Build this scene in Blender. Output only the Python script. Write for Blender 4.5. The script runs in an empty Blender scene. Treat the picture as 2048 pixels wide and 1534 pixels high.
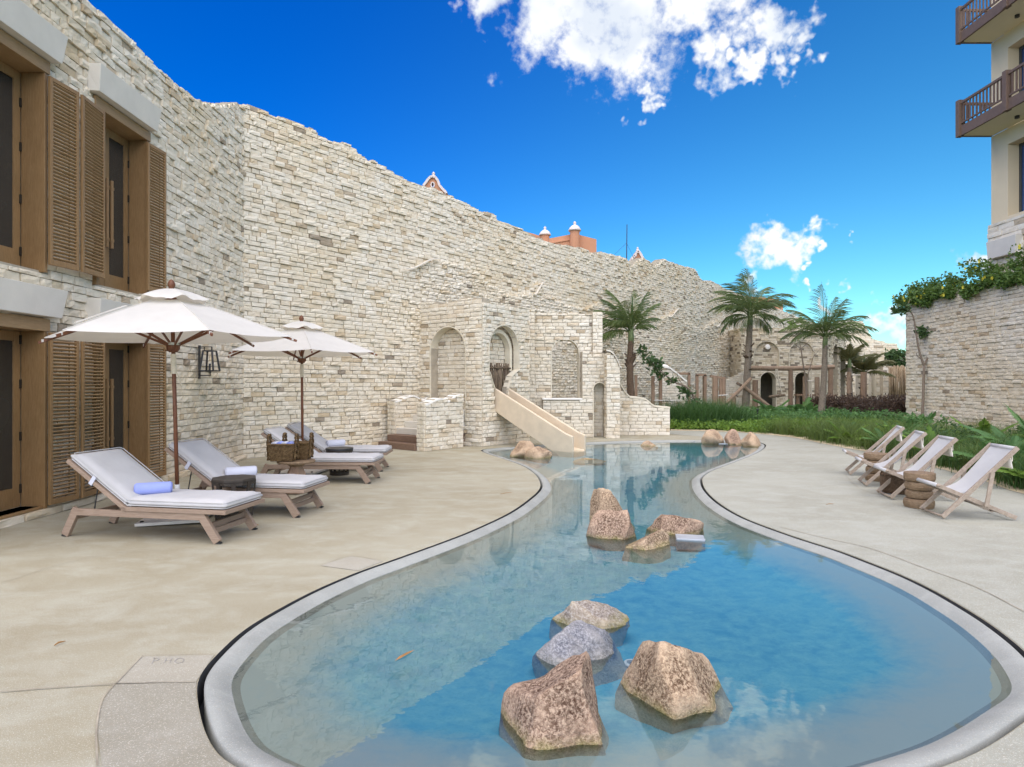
import bpy, bmesh, math, random
import numpy as np
from mathutils import Vector, Matrix, geometry, noise as mnoise

random.seed(7); RNG = np.random.default_rng(7)
R = math.radians
scene = bpy.context.scene
COL = scene.collection
FPX, CX, CY, CAMZ = 1250.0, 1024.0, 767.0, 1.65

# ------------------------------------------------------------------ camera
cam = bpy.data.cameras.new("camera"); camo = bpy.data.objects.new("camera", cam); COL.objects.link(camo)
camo.location = (0, 0, CAMZ); camo.rotation_euler = (R(90), 0, 0)
cam.sensor_width = 36.0; cam.lens = 36.0 * FPX / 2048.0; cam.clip_start = 0.05; cam.clip_end = 2000
scene.camera = camo

# ------------------------------------------------------------------ light, sky, exposure
SUN_ELEV, SUN_AZ = 53.0, 187.0          # azimuth clockwise from +Y (view direction): behind the camera, a little right
SUN_STRENGTH, SUN_ANGLE = 2.6, 118.0
SKY_STRENGTH = 0.065
EXPOSURE = 1.34
sd = Vector((math.sin(R(SUN_AZ)) * math.cos(R(SUN_ELEV)), math.cos(R(SUN_AZ)) * math.cos(R(SUN_ELEV)), math.sin(R(SUN_ELEV))))
sl = bpy.data.lights.new("sun", 'SUN'); sl.energy = SUN_STRENGTH; sl.angle = R(SUN_ANGLE); sl.color = (1.0, 0.905, 0.74)
so = bpy.data.objects.new("sun", sl); COL.objects.link(so); so.rotation_euler = sd.to_track_quat('Z', 'Y').to_euler(); so.location = (0, -10, 30)
vs = scene.view_settings; vs.view_transform = 'Standard'; vs.look = 'None'; vs.gamma = 1.0; vs.exposure = EXPOSURE; vs.use_curve_mapping = False
scene.cycles.max_bounces = 8; scene.cycles.diffuse_bounces = 4; scene.cycles.transparent_max_bounces = 12
scene.cycles.use_denoising = True; scene.cycles.use_adaptive_sampling = True; scene.cycles.adaptive_threshold = .02; scene.cycles.caustics_reflective = False; scene.cycles.caustics_refractive = False

def pxdir(px, py): return Vector(((px - CX) / FPX, 1.0, (CY - py) / FPX)).normalized()
def G(px, py, z=0.0):
    Y = FPX * (CAMZ - z) / (py - CY); return Vector(((px - CX) / FPX * Y, Y, z))
def AT(px, py, Y): return Vector(((px - CX) / FPX * Y, Y, CAMZ + (CY - py) / FPX * Y))

class NT:
    """small node-tree helper"""
    def __init__(s, nt): s.nt = nt; s.n = nt.nodes; s.l = nt.links
    def add(s, t, **kw):
        x = s.n.new(t)
        for k, v in kw.items():
            if hasattr(x, k): setattr(x, k, v)
        return x
    def link(s, a, b): s.l.new(a, b)
    def setin(s, sock, v):
        if isinstance(v, bpy.types.NodeSocket): s.l.new(v, sock)
        elif v is not None:
            if sock.type == 'RGBA' and len(v) == 3: v = (*v, 1)
            sock.default_value = v
    def math(s, op, a, b=None, clamp=False):
        x = s.n.new('ShaderNodeMath'); x.operation = op; x.use_clamp = clamp
        s.setin(x.inputs[0], a)
        if b is not None: s.setin(x.inputs[1], b)
        return x.outputs[0]
    def vmath(s, op, a, b=None, out=0):
        x = s.n.new('ShaderNodeVectorMath'); x.operation = op; s.setin(x.inputs[0], a)
        if b is not None: s.setin(x.inputs[1], b)
        return x.outputs[out]
    def mix(s, f, a, b, mode='MIX'):
        x = s.n.new('ShaderNodeMix'); x.data_type = 'RGBA'; x.blend_type = mode
        s.setin(x.inputs[0], f); s.setin(x.inputs[6], a); s.setin(x.inputs[7], b); return x.outputs[2]
    def noise(s, vec, scale=5, detail=4, rough=.55, dist=0, out=0):
        x = s.n.new('ShaderNodeTexNoise'); s.setin(x.inputs['Vector'], vec); x.inputs['Scale'].default_value = scale
        x.inputs['Detail'].default_value = detail; x.inputs['Roughness'].default_value = rough; x.inputs['Distortion'].default_value = dist
        return x.outputs[out]
    def ramp(s, f, stops, interp='LINEAR'):
        x = s.n.new('ShaderNodeValToRGB'); r = x.color_ramp; r.interpolation = interp
        while len(r.elements) < len(stops): r.elements.new(.5)
        for e, (p, c) in zip(r.elements, stops):
            e.position = p; e.color = (c, c, c, 1) if isinstance(c, (int, float)) else (*c, 1)
        s.setin(x.inputs[0], f); return x.outputs[0]
    def maprange(s, v, a, b, c=0, d=1, smooth=False):
        x = s.n.new('ShaderNodeMapRange'); x.interpolation_type = 'SMOOTHSTEP' if smooth else 'LINEAR'
        s.setin(x.inputs[0], v)
        for i, q in enumerate((a, b, c, d)): x.inputs[i + 1].default_value = q
        return x.outputs[0]

def make_world():
    w = bpy.data.worlds.new("World"); scene.world = w; w.use_nodes = True
    t = NT(w.node_tree); t.n.clear()
    out = t.add('ShaderNodeOutputWorld'); bg = t.add('ShaderNodeBackground')
    sky = t.add('ShaderNodeTexSky', sky_type='NISHITA', sun_disc=False)
    sky.sun_elevation = R(SUN_ELEV); sky.sun_rotation = R(SUN_AZ); sky.altitude = 10; sky.air_density = 1.0; sky.dust_density = 0.25; sky.ozone_density = 2.5
    d = t.add('ShaderNodeTexCoord').outputs['Generated']
    hs = t.add('ShaderNodeHueSaturation'); hs.inputs['Saturation'].default_value = 1.35; hs.inputs['Hue'].default_value = 0.502
    t.link(sky.outputs[0], hs.inputs['Color'])
    # clear-air sky deepens away from the bright quarter on the right
    side = t.vmath('DOT_PRODUCT', d, (0.80, 0.48, -0.36), out=1)
    deep = t.maprange(side, -0.10, 0.95, 0.0, 1.0, True)
    skyc = t.mix(deep, t.mix(1.0, hs.outputs[0], (0.0, 0.60, 1.20), 'MULTIPLY'), t.mix(1.0, hs.outputs[0], (0.78, 1.22, 1.10), 'MULTIPLY'))
    # clouds: clumps in given directions, warped and broken up by noise on the sky sphere
    blobs = [(1240,-10,190),(1110,-10,120),(1000,-40,85),(1240,110,95),(1180,90,75),(1278,195,30),(1370,20,85),(1445,115,62),(1430,-30,120),(1530,60,70),(1585,30,42),(1592,115,34),(1505,150,36),
             (1560,515,60),(1592,495,44),(1604,474,22),(1530,535,38),(1640,512,22),(1715,566,25),(1772,640,40),(1800,666,44),(1952,530,42),(1640,592,22),(1560,700,50),(1990,540,45)]
    wn = t.noise(d, 16.0, 3, .6, 0, 1); wn2 = t.noise(d, 60.0, 2, .6, 0, 1)
    dw = t.vmath('ADD', d, t.vmath('ADD', t.vmath('MULTIPLY', t.vmath('SUBTRACT', wn, (.5, .5, .5)), (.16, .16, .16)), t.vmath('MULTIPLY', t.vmath('SUBTRACT', wn2, (.5, .5, .5)), (.05, .05, .05))))
    dens = None
    for x, y, r in blobs:
        c = pxdir(x, y); r = r / FPX * c.y
        f = t.maprange(t.vmath('DISTANCE', dw, tuple(c), out=1), 0.0, r * 1.35, 1.0, 0.0)
        dens = f if dens is None else t.math('MAXIMUM', dens, f)
    sp = t.add('ShaderNodeSeparateXYZ'); t.link(d, sp.inputs[0])
    rest = t.math('MULTIPLY', t.maprange(t.noise(d, 3.2, 3, .6), .56, .70), t.math('MULTIPLY', t.maprange(sp.outputs[1], .25, .0), t.maprange(sp.outputs[2], .02, .2)))   # scattered clouds over the rest of the sky
    dens = t.math('MAXIMUM', dens, rest)
    n1 = t.noise(d, 26.0, 5, .65, 0)
    nn = t.math('MULTIPLY', t.math('SUBTRACT', n1, .5), 1.5)
    mask = t.maprange(t.math('ADD', dens, t.math('MULTIPLY', nn, t.maprange(dens, 0, .2))), .16, .82, 0, 1, True)
    sh = t.noise(t.vmath('ADD', d, (0.02, 0.0, 0.05)), 11.0, 3, .55)
    cc = t.mix(t.maprange(sh, .38, .58), (5.0, 5.4, 6.0), (7.2, 7.2, 7.1))
    fin = t.mix(mask, skyc, cc); w.cycles.sampling_method = 'MANUAL'; w.cycles.sample_map_resolution = 512
    t.link(fin, bg.inputs[0]); bg.inputs[1].default_value = SKY_STRENGTH
    t.link(bg.outputs[0], out.inputs[0])
make_world()

# ------------------------------------------------------------------ materials
MATS = {}
def newmat(name):
    m = bpy.data.materials.new(name); m.use_nodes = True; MATS[name] = m
    t = NT(m.node_tree); t.n.clear()
    o = t.add('ShaderNodeOutputMaterial'); b = t.add('ShaderNodeBsdfPrincipled'); t.link(b.outputs[0], o.inputs[0])
    b.inputs['Roughness'].default_value = .8; b.inputs['Specular IOR Level'].default_value = .3
    return m, t, b, o
def bump(t, b, h, strength=.4, dist=.01):
    x = t.add('ShaderNodeBump'); x.inputs['Strength'].default_value = strength; x.inputs['Distance'].default_value = dist
    t.link(h, x.inputs['Height']); t.link(x.outputs[0], b.inputs['Normal']); return x
def pos(t): return t.add('ShaderNodeNewGeometry').outputs['Position']
def objc(t): return t.add('ShaderNodeTexCoord').outputs['Object']
def rnd(t):
    a = t.add('ShaderNodeAttribute', attribute_name='rnd'); oi = t.add('ShaderNodeObjectInfo')
    return t.math('FRACT', t.math('ADD', a.outputs['Fac'], oi.outputs['Random']))
def simple(name, col, rough=.7, var=.12, scale=6, bumps=0.0, bscale=40, spec=.3, metallic=0, coord='pos'):
    m, t, b, o = newmat(name); p = pos(t) if coord == 'pos' else objc(t)
    n = t.noise(p, scale, 5)
    c0 = tuple(c * (1 - var) for c in col); c1 = tuple(min(1, c * (1 + var)) for c in col)
    t.link(t.mix(t.maprange(n, .3, .7), c0, c1), b.inputs['Base Color'])
    b.inputs['Roughness'].default_value = rough; b.inputs['Specular IOR Level'].default_value = spec; b.inputs['Metallic'].default_value = metallic
    if bumps: bump(t, b, t.noise(p, bscale, 5), bumps, .01)
    return m
def stone_mat(name, stops, bstr=.7):
    m, t, b, o = newmat(name); p = pos(t); r = rnd(t)
    base = t.ramp(r, stops)
    big = t.noise(p, .35, 4); mid = t.noise(p, 5.5, 6, .6); fine = t.noise(p, 34, 5, .65)
    c = t.mix(t.maprange(mid, .30, .72), t.mix(1, base, (.87, .84, .78), 'MULTIPLY'), t.mix(1, base, (1.06, 1.06, 1.06), 'MULTIPLY'))
    c = t.mix(t.maprange(big, .48, .72, 0, .5), c, t.mix(1, c, (.93, .84, .67), 'MULTIPLY'))
    v = t.add('ShaderNodeTexVoronoi'); v.inputs['Scale'].default_value = 42; t.link(p, v.inputs['Vector'])
    pit = t.math('MULTIPLY', t.maprange(v.outputs['Distance'], .02, .26, 1, 0), t.maprange(mid, .5, .62))
    c = t.mix(t.math('MULTIPLY', pit, .55), c, (.33, .27, .19))
    t.link(c, b.inputs['Base Color']); b.inputs['Roughness'].default_value = .92; b.inputs['Specular IOR Level'].default_value = .15
    h = t.math('SUBTRACT', t.math('ADD', t.math('MULTIPLY', mid, 1.4), t.math('MULTIPLY', fine, .55)), t.math('MULTIPLY', pit, .5))
    bump(t, b, h, bstr, .022); return m
CREAM = [(0, (0.679, 0.599, 0.470)), (.12, (0.716, 0.650, 0.531)), (.35, (0.744, 0.691, 0.583)), (.65, (0.772, 0.723, 0.618)), (.88, (0.725, 0.659, 0.531)), (.94, (0.660, 0.567, 0.418)), (.975, (0.577, 0.476, 0.339)), (.992, (0.391, 0.334, 0.261)), (1, (0.279, 0.242, 0.196))]
PALE = [(0, (0.670, 0.608, 0.496)), (.15, (0.716, 0.663, 0.557)), (.5, (0.753, 0.709, 0.609)), (.84, (0.707, 0.640, 0.522)), (.945, (0.614, 0.517, 0.383)), (.982, (0.465, 0.384, 0.278)), (1, (0.279, 0.242, 0.196))]
STREAKY = [(0, (.62, .54, .40)), (.3, (.70, .63, .50)), (.6, (.74, .68, .56)), (.80, (.62, .54, .40)), (.88, (.46, .39, .29)), (.93, (.30, .255, .19)), (1, (.22, .19, .15))]
stone_mat('cream_stone', CREAM); stone_mat('pale_stone', PALE); stone_mat('streaked_stone', STREAKY)
simple('scratch_grey', (.33, .31, .27), .95, .2, 6); simple('joint_grey', (.33, .29, .22), .95, .3, 6)
simple('mortar', (.40, .35, .27), .95, .15, 6, .5, 30)
simple('smooth_plaster', (.66, .60, .47), .9, .08, 3, .25, 60)
simple('white_plaster', (.80, .77, .70), .9, .06, 4, .2, 40)
simple('wet_slab', (.36, .39, .42), .4, .1, 8); simple('ledge_plaster', (.64, .59, .50), .9, .08, 6, .3, 40); simple('lintel_concrete', (.64, .605, .53), .9, .05, 3, .25, 70)
simple('slide_plaster', (.64, .53, .385), .55, .07, 5, .15, 90)
def wood(name, c0, c1, rough=.55, stretch=(1, 1, 12), scale=9, spec=.3):
    m, t, b, o = newmat(name); p = objc(t)
    mp = t.add('ShaderNodeMapping'); mp.inputs['Scale'].default_value = stretch; t.link(p, mp.inputs[0])
    n = t.noise(mp.outputs[0], scale, 6, .6, .6); n2 = t.noise(p, 3, 3)
    c = t.mix(t.maprange(n, .32, .68), c0, c1); c = t.mix(t.maprange(n2, .35, .75, 0, .35), c, tuple(x * .72 for x in c0))
    c = t.mix(t.maprange(rnd(t), 0, 1, 0, .22), c, tuple(x * .7 for x in c0))
    t.link(c, b.inputs['Base Color']); b.inputs['Roughness'].default_value = rough; b.inputs['Specular IOR Level'].default_value = spec
    bump(t, b, n, .15, .004); return m
wood('golden_wood_v', (.235, .138, .058), (.335, .21, .10), .5, (14, 14, 1))
wood('golden_wood_h', (.30, .185, .085), (.42, .28, .145), .5, (14, 1, 14))
wood('teak', (.25, .175, .125), (.38, .285, .215), .65, (1, 12, 12))
wood('deckchair_teak', (.28, .22, .165), (.42, .345, .275), .7, (3, 12, 3))
wood('umbrella_wood', (.13, .05, .025), (.22, .09, .045), .45, (8, 8, 1))
wood('stump_wood', (.16, .105, .06), (.31, .22, .135), .7, (4, 4, 10), 6)
wood('step_wood', (.16, .10, .07), (.26, .17, .12), .6, (2, 2, 14))
wood('post_timber', (.235, .15, .098), (.37, .26, .175), .75, (6, 6, .8))
wood('log_timber', (.24, .165, .11), (.40, .29, .20), .8, (2, 2, 2))
wood('bamboo_cane', (.20, .14, .085), (.46, .35, .22), .6, (3, 3, .7))
wood('dark_cane', (.045, .028, .018), (.30, .225, .145), .6, (3, 3, .7))
simple('black_metal', (.022, .022, .024), .45, .1, 8, spec=.5)
simple('hinge_metal', (.03, .025, .02), .5, .1, 8)
simple('steel', (.52, .50, .46), .35, .1, 8, metallic=.8)
simple('black_slot', (.035, .036, .04), .8, .2, 8)
simple('rope', (.62, .55, .43), .9, .12, 60)
simple('base_plate', (.62, .58, .53), .6, .08, 10)
simple('white_metal', (.78, .78, .77), .5, .04, 10)
simple('orange_render', (.50, .245, .14), .9, .10, .6, .1, 8)
simple('white_render', (.62, .54, .50), .9, .05, 2)
simple('hotel_render', (.68, .565, .38), .9, .04, 1.2, .15, 50)
simple('hotel_soffit', (.70, .64, .47), .9, .03, 1)
simple('balcony_wood', (.15, .10, .073), .6, .12, 9)
simple('dark_frame', (.06, .062, .06), .5, .1, 5)
simple('wet_leaf_litter', (.32, .17, .06), .8, .2, 20)
def fabric(name, col, rough=.9, weave=900, var=.05, trans=0.0):
    m, t, b, o = newmat(name); p = objc(t); n = t.noise(p, 5, 5); w = t.noise(p, weave, 2)
    c = t.mix(t.maprange(n, .3, .7), tuple(x * (1 - var) for x in col), tuple(min(1, x * (1 + var)) for x in col))
    t.link(c, b.inputs['Base Color']); b.inputs['Roughness'].default_value = rough; b.inputs['Specular IOR Level'].default_value = .15
    b.inputs['Sheen Weight'].default_value = .15
    bump(t, b, t.math('ADD', t.math('MULTIPLY', n, 1.0), t.math('MULTIPLY', w, .06)), .25, .02)
    if trans:
        tr = t.add('ShaderNodeBsdfTranslucent'); tr.inputs[0].default_value = (col[0], col[1] * .93, col[2] * .8, 1)
        ms = t.add('ShaderNodeMixShader'); ms.inputs[0].default_value = trans
        t.link(b.outputs[0], ms.inputs[1]); t.link(tr.outputs[0], ms.inputs[2]); t.link(ms.outputs[0], o.inputs[0])
    return m
fabric('cushion_fabric', (.47, .46, .455)); fabric('sling_fabric', (.57, .57, .57), trans=.2); fabric('canvas', (.76, .74, .69), trans=.35)
fabric('blue_towel', (.27, .32, .66), 1, 400); fabric('white_towel', (.56, .57, .64), 1, 400); fabric('head_flap', (.72, .67, .58))
def wicker(name, c0, c1):
    m, t, b, o = newmat(name); p = objc(t)
    w = t.add('ShaderNodeTexBrick'); w.inputs['Scale'].default_value = 1.0; w.inputs['Brick Width'].default_value = .03; w.inputs['Row Height'].default_value = .013
    w.inputs['Mortar Size'].default_value = .0022; w.inputs['Mortar Smooth'].default_value = .6
    w.inputs[1].default_value = (*c0, 1); w.inputs[2].default_value = (*c1, 1); w.inputs[3].default_value = (.04, .025, .012, 1)
    mp = t.add('ShaderNodeMapping'); mp.inputs['Rotation'].default_value = (R(90), 0, R(32)); t.link(p, mp.inputs[0])
    t.link(mp.outputs[0], w.inputs[0])
    n = t.noise(p, 30, 3); t.link(t.mix(t.maprange(n, .3, .7), w.outputs[0], t.mix(1, w.outputs[0], (.6, .55, .5), 'MULTIPLY')), b.inputs['Base Color'])
    bump(t, b, t.math('ADD', t.math('MULTIPLY', w.outputs[1], -1.0), n), .8, .006); b.inputs['Roughness'].default_value = .6
wicker('wicker', (.15, .09, .038), (.27, .175, .078)); wicker('dark_wicker', (.13, .08, .045), (.2, .13, .08))
def glass_mat():
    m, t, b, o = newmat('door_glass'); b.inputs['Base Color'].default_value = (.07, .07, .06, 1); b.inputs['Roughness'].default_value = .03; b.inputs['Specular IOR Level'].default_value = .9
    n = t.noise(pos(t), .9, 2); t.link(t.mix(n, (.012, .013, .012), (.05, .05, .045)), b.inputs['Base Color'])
    m, t, b, o = newmat('blue_glass'); b.inputs['Base Color'].default_value = (.02, .055, .16, 1); b.inputs['Roughness'].default_value = .05; b.inputs['Specular IOR Level'].default_value = .9
    n = t.noise(pos(t), .9, 2); t.link(t.mix(n, (.012, .04, .12), (.03, .08, .21)), b.inputs['Base Color'])
glass_mat()
def deck_mat(name, ca, cb, cc, speck=1.0):
    m, t, b, o = newmat(name); p = pos(t)
    mp = t.add('ShaderNodeMapping'); mp.inputs['Scale'].default_value = (1, 1.5, 1); mp.inputs['Rotation'].default_value = (0, 0, R(20)); t.link(p, mp.inputs[0])
    n1 = t.noise(mp.outputs[0], .42, 6, .6, .5); n2 = t.noise(mp.outputs[0], 2.1, 6, .65, .4); n3 = t.noise(p, 75, 4, .75); n4 = t.noise(p, 150, 3, .7)
    c = t.mix(t.maprange(n1, .34, .66, 0, 1, True), ca, cb); c = t.mix(t.maprange(n2, .45, .72, 0, .75), c, cc)
    c = t.mix(t.maprange(n3, .52, .70, 0, .38 * speck), c, (.27, .21, .13)); c = t.mix(t.maprange(n4, .55, .70, 0, .42 * speck), c, (.78, .75, .67))
    sp = t.add('ShaderNodeTexVoronoi'); sp.inputs['Scale'].default_value = 3.2; t.link(p, sp.inputs['Vector'])
    c = t.mix(t.maprange(sp.outputs['Distance'], .012, .02, .7, 0), c, (.12, .10, .08))
    t.link(c, b.inputs['Base Color']); b.inputs['Roughness'].default_value = .85; b.inputs['Specular IOR Level'].default_value = .2
    bump(t, b, t.math('ADD', n4, t.math('MULTIPLY', n2, .6)), .35 * speck, .006); return m
deck_mat('deck_concrete', (.295, .260, .175), (.36, .332, .243), (.415, .404, .325), 1.5)
deck_mat('deck_right_concrete', (.305, .302, .245), (.352, .352, .294), (.40, .405, .352), 1.6)
deck_mat('deck_grey_patch', (.265, .245, .19), (.30, .28, .222), (.335, .315, .26), 1.3)
deck_mat('deck_light_panel', (.325, .30, .235), (.365, .34, .275), (.40, .38, .32), 1.2)
deck_mat('sand', (.52, .42, .27), (.58, .48, .32), (.62, .53, .38))
deck_mat('coping_concrete', (.265, .275, .255), (.325, .335, .31), (.385, .395, .365), .8)
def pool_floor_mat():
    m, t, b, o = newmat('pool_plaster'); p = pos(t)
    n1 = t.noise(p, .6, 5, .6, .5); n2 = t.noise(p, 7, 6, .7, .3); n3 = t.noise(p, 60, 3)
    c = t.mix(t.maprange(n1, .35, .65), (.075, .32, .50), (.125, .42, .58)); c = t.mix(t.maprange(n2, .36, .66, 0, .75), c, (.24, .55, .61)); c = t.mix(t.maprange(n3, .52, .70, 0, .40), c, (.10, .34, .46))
    sx = t.add('ShaderNodeSeparateXYZ'); t.link(p, sx.inputs[0]); c = t.mix(t.maprange(t.math('ADD', sx.outputs[2], t.math('MULTIPLY', t.math('SUBTRACT', n2, .5), .05)), -.125, -.06), c, (.42, .47, .45))  # water's darkening with depth painted into the plaster colour, paler at the rim
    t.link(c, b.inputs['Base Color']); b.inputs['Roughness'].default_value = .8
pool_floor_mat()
def water_mat():
    m, t, b, o = newmat('pool_water'); t.n.remove(b); p = pos(t)
    n = t.noise(p, 3.0, 3, .5); n2 = t.noise(p, 11, 2, .5)
    bp = t.add('ShaderNodeBump'); bp.inputs['Strength'].default_value = .10; bp.inputs['Distance'].default_value = .012
    t.link(t.math('ADD', n, t.math('MULTIPLY', n2, .25)), bp.inputs['Height'])
    fr = t.add('ShaderNodeFresnel'); fr.inputs[0].default_value = 1.70; t.link(bp.outputs[0], fr.inputs['Normal'])
    tr = t.add('ShaderNodeBsdfTransparent'); tr.inputs[0].default_value = (.88, .965, .975, 1)
    gl = t.add('ShaderNodeBsdfGlossy'); gl.inputs['Roughness'].default_value = .02; gl.inputs[0].default_value = (1, 1, 1, 1); t.link(bp.outputs[0], gl.inputs['Normal'])
    ms = t.add('ShaderNodeMixShader'); t.link(fr.outputs[0], ms.inputs[0]); t.link(tr.outputs[0], ms.inputs[1]); t.link(gl.outputs[0], ms.inputs[2]); t.link(ms.outputs[0], o.inputs[0])
water_mat()
WATER_Z = -0.035
def rock_mat(name, dark, light, edge, algae=1.0):
    m, t, b, o = newmat(name); p = pos(t); oc = objc(t)
    n1 = t.noise(oc, 4, 5, .6, .6); n2 = t.noise(oc, 62, 4, .75, .4); n3 = t.noise(oc, 14, 5, .7)
    c = t.mix(t.maprange(n2, .42, .62), dark, light); c = t.mix(t.maprange(n1, .46, .66, 0, .6), c, edge); c = t.mix(t.maprange(n3, .56, .70, 0, .5), c, tuple(x * .45 for x in dark))
    pt = t.maprange(t.add('ShaderNodeNewGeometry').outputs['Pointiness'], .505, .60, 0, .75); c = t.mix(pt, c, tuple(min(1, x * 1.35) for x in edge))
    sx = t.add('ShaderNodeSeparateXYZ'); t.link(p, sx.inputs[0]); z = t.math('ADD', sx.outputs[2], t.math('MULTIPLY', t.math('SUBTRACT', n1, .5), .10))
    al = t.math('MULTIPLY', t.maprange(z, WATER_Z - .01, WATER_Z + .055, 1, 0), t.maprange(n3, .30, .55))
    c = t.mix(t.math('MULTIPLY', al, .75 * algae), c, t.mix(n2, (.15, .13, .035), (.36, .33, .13)))
    uw = t.maprange(z, WATER_Z - .05, WATER_Z - .005, 1, 0); c = t.mix(t.math('MULTIPLY', uw, .82), c, t.mix(n2, (.42, .41, .34), (.80, .77, .66)))
    t.link(c, b.inputs['Base Color']); b.inputs['Roughness'].default_value = .85; b.inputs['Specular IOR Level'].default_value = .2
    bump(t, b, t.math('ADD', t.math('MULTIPLY', n3, 1.3), t.math('MULTIPLY', n2, .6)), .8, .025)
rock_mat('granite_pink', (.085, .042, .026), (.55, .40, .29), (.46, .32, .225)); rock_mat('granite_tan', (.11, .06, .033), (.58, .43, .29), (.52, .385, .26)); rock_mat('granite_sky_tint', (.12, .125, .145), (.38, .38, .40), (.36, .34, .32), .3)  # bluish rock has sky reflection and water tint put into its colour
rock_mat('granite_grey', (.19, .15, .12), (.46, .42, .38), (.48, .40, .28), 1.3)
def leaf_mat(name, c0, c1, rough=.55, trans=.25, tcol=None):
    m, t, b, o = newmat(name); n = t.noise(pos(t), 2.2, 4)
    k = t.math('ADD', t.math('MULTIPLY', rnd(t), .6), t.math('MULTIPLY', n, .4))
    c = t.mix(k, c0, c1); t.link(c, b.inputs['Base Color']); b.inputs['Roughness'].default_value = rough; b.inputs['Specular IOR Level'].default_value = .35
    tr = t.add('ShaderNodeBsdfTranslucent'); tc = tcol or tuple(min(1, x * 1.5) for x in c1); tr.inputs[0].default_value = (*tc, 1)
    ms = t.add('ShaderNodeMixShader'); ms.inputs[0].default_value = trans
    t.link(b.outputs[0], ms.inputs[1]); t.link(tr.outputs[0], ms.inputs[2]); t.link(ms.outputs[0], o.inputs[0])
leaf_mat('palm_leaf', (.034, .062, .020), (.14, .185, .058)); leaf_mat('palm_dead', (.10, .07, .035), (.20, .15, .075)); leaf_mat('grass_dark', (.022, .065, .014), (.075, .155, .04)); leaf_mat('grass_light', (.032, .075, .012), (.145, .20, .05))
leaf_mat('cover_leaf', (.05, .125, .016), (.20, .31, .05)); leaf_mat('fern_leaf', (.035, .10, .03), (.13, .25, .07)); leaf_mat('vine_leaf', (.035, .085, .018), (.15, .235, .05)); leaf_mat('hedge_leaf', (.045, .028, .020), (.13, .085, .058)); leaf_mat('tree_leaf', (.03, .07, .022), (.09, .15, .05))
leaf_mat('yellow_petal', (.75, .62, .04), (.85, .75, .10)); leaf_mat('dry_palm', (.07, .085, .03), (.17, .16, .065))
simple('palm_trunk', (.20, .165, .125), .95, .3, 18, .8, 40); simple('palm_fibre', (.11, .075, .05), .95, .35, 30, .9, 60); simple('palm_shaft', (.13, .17, .07), .6, .2, 10)
simple('branch_bark', (.21, .165, .125), .9, .2, 30, .4, 80); simple('soil', (.16, .115, .07), .95, .3, 4, .6, 30); simple('garden_ground', (.085, .085, .04), .95, .4, 1.5, .6, 20)
M = MATS

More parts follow.
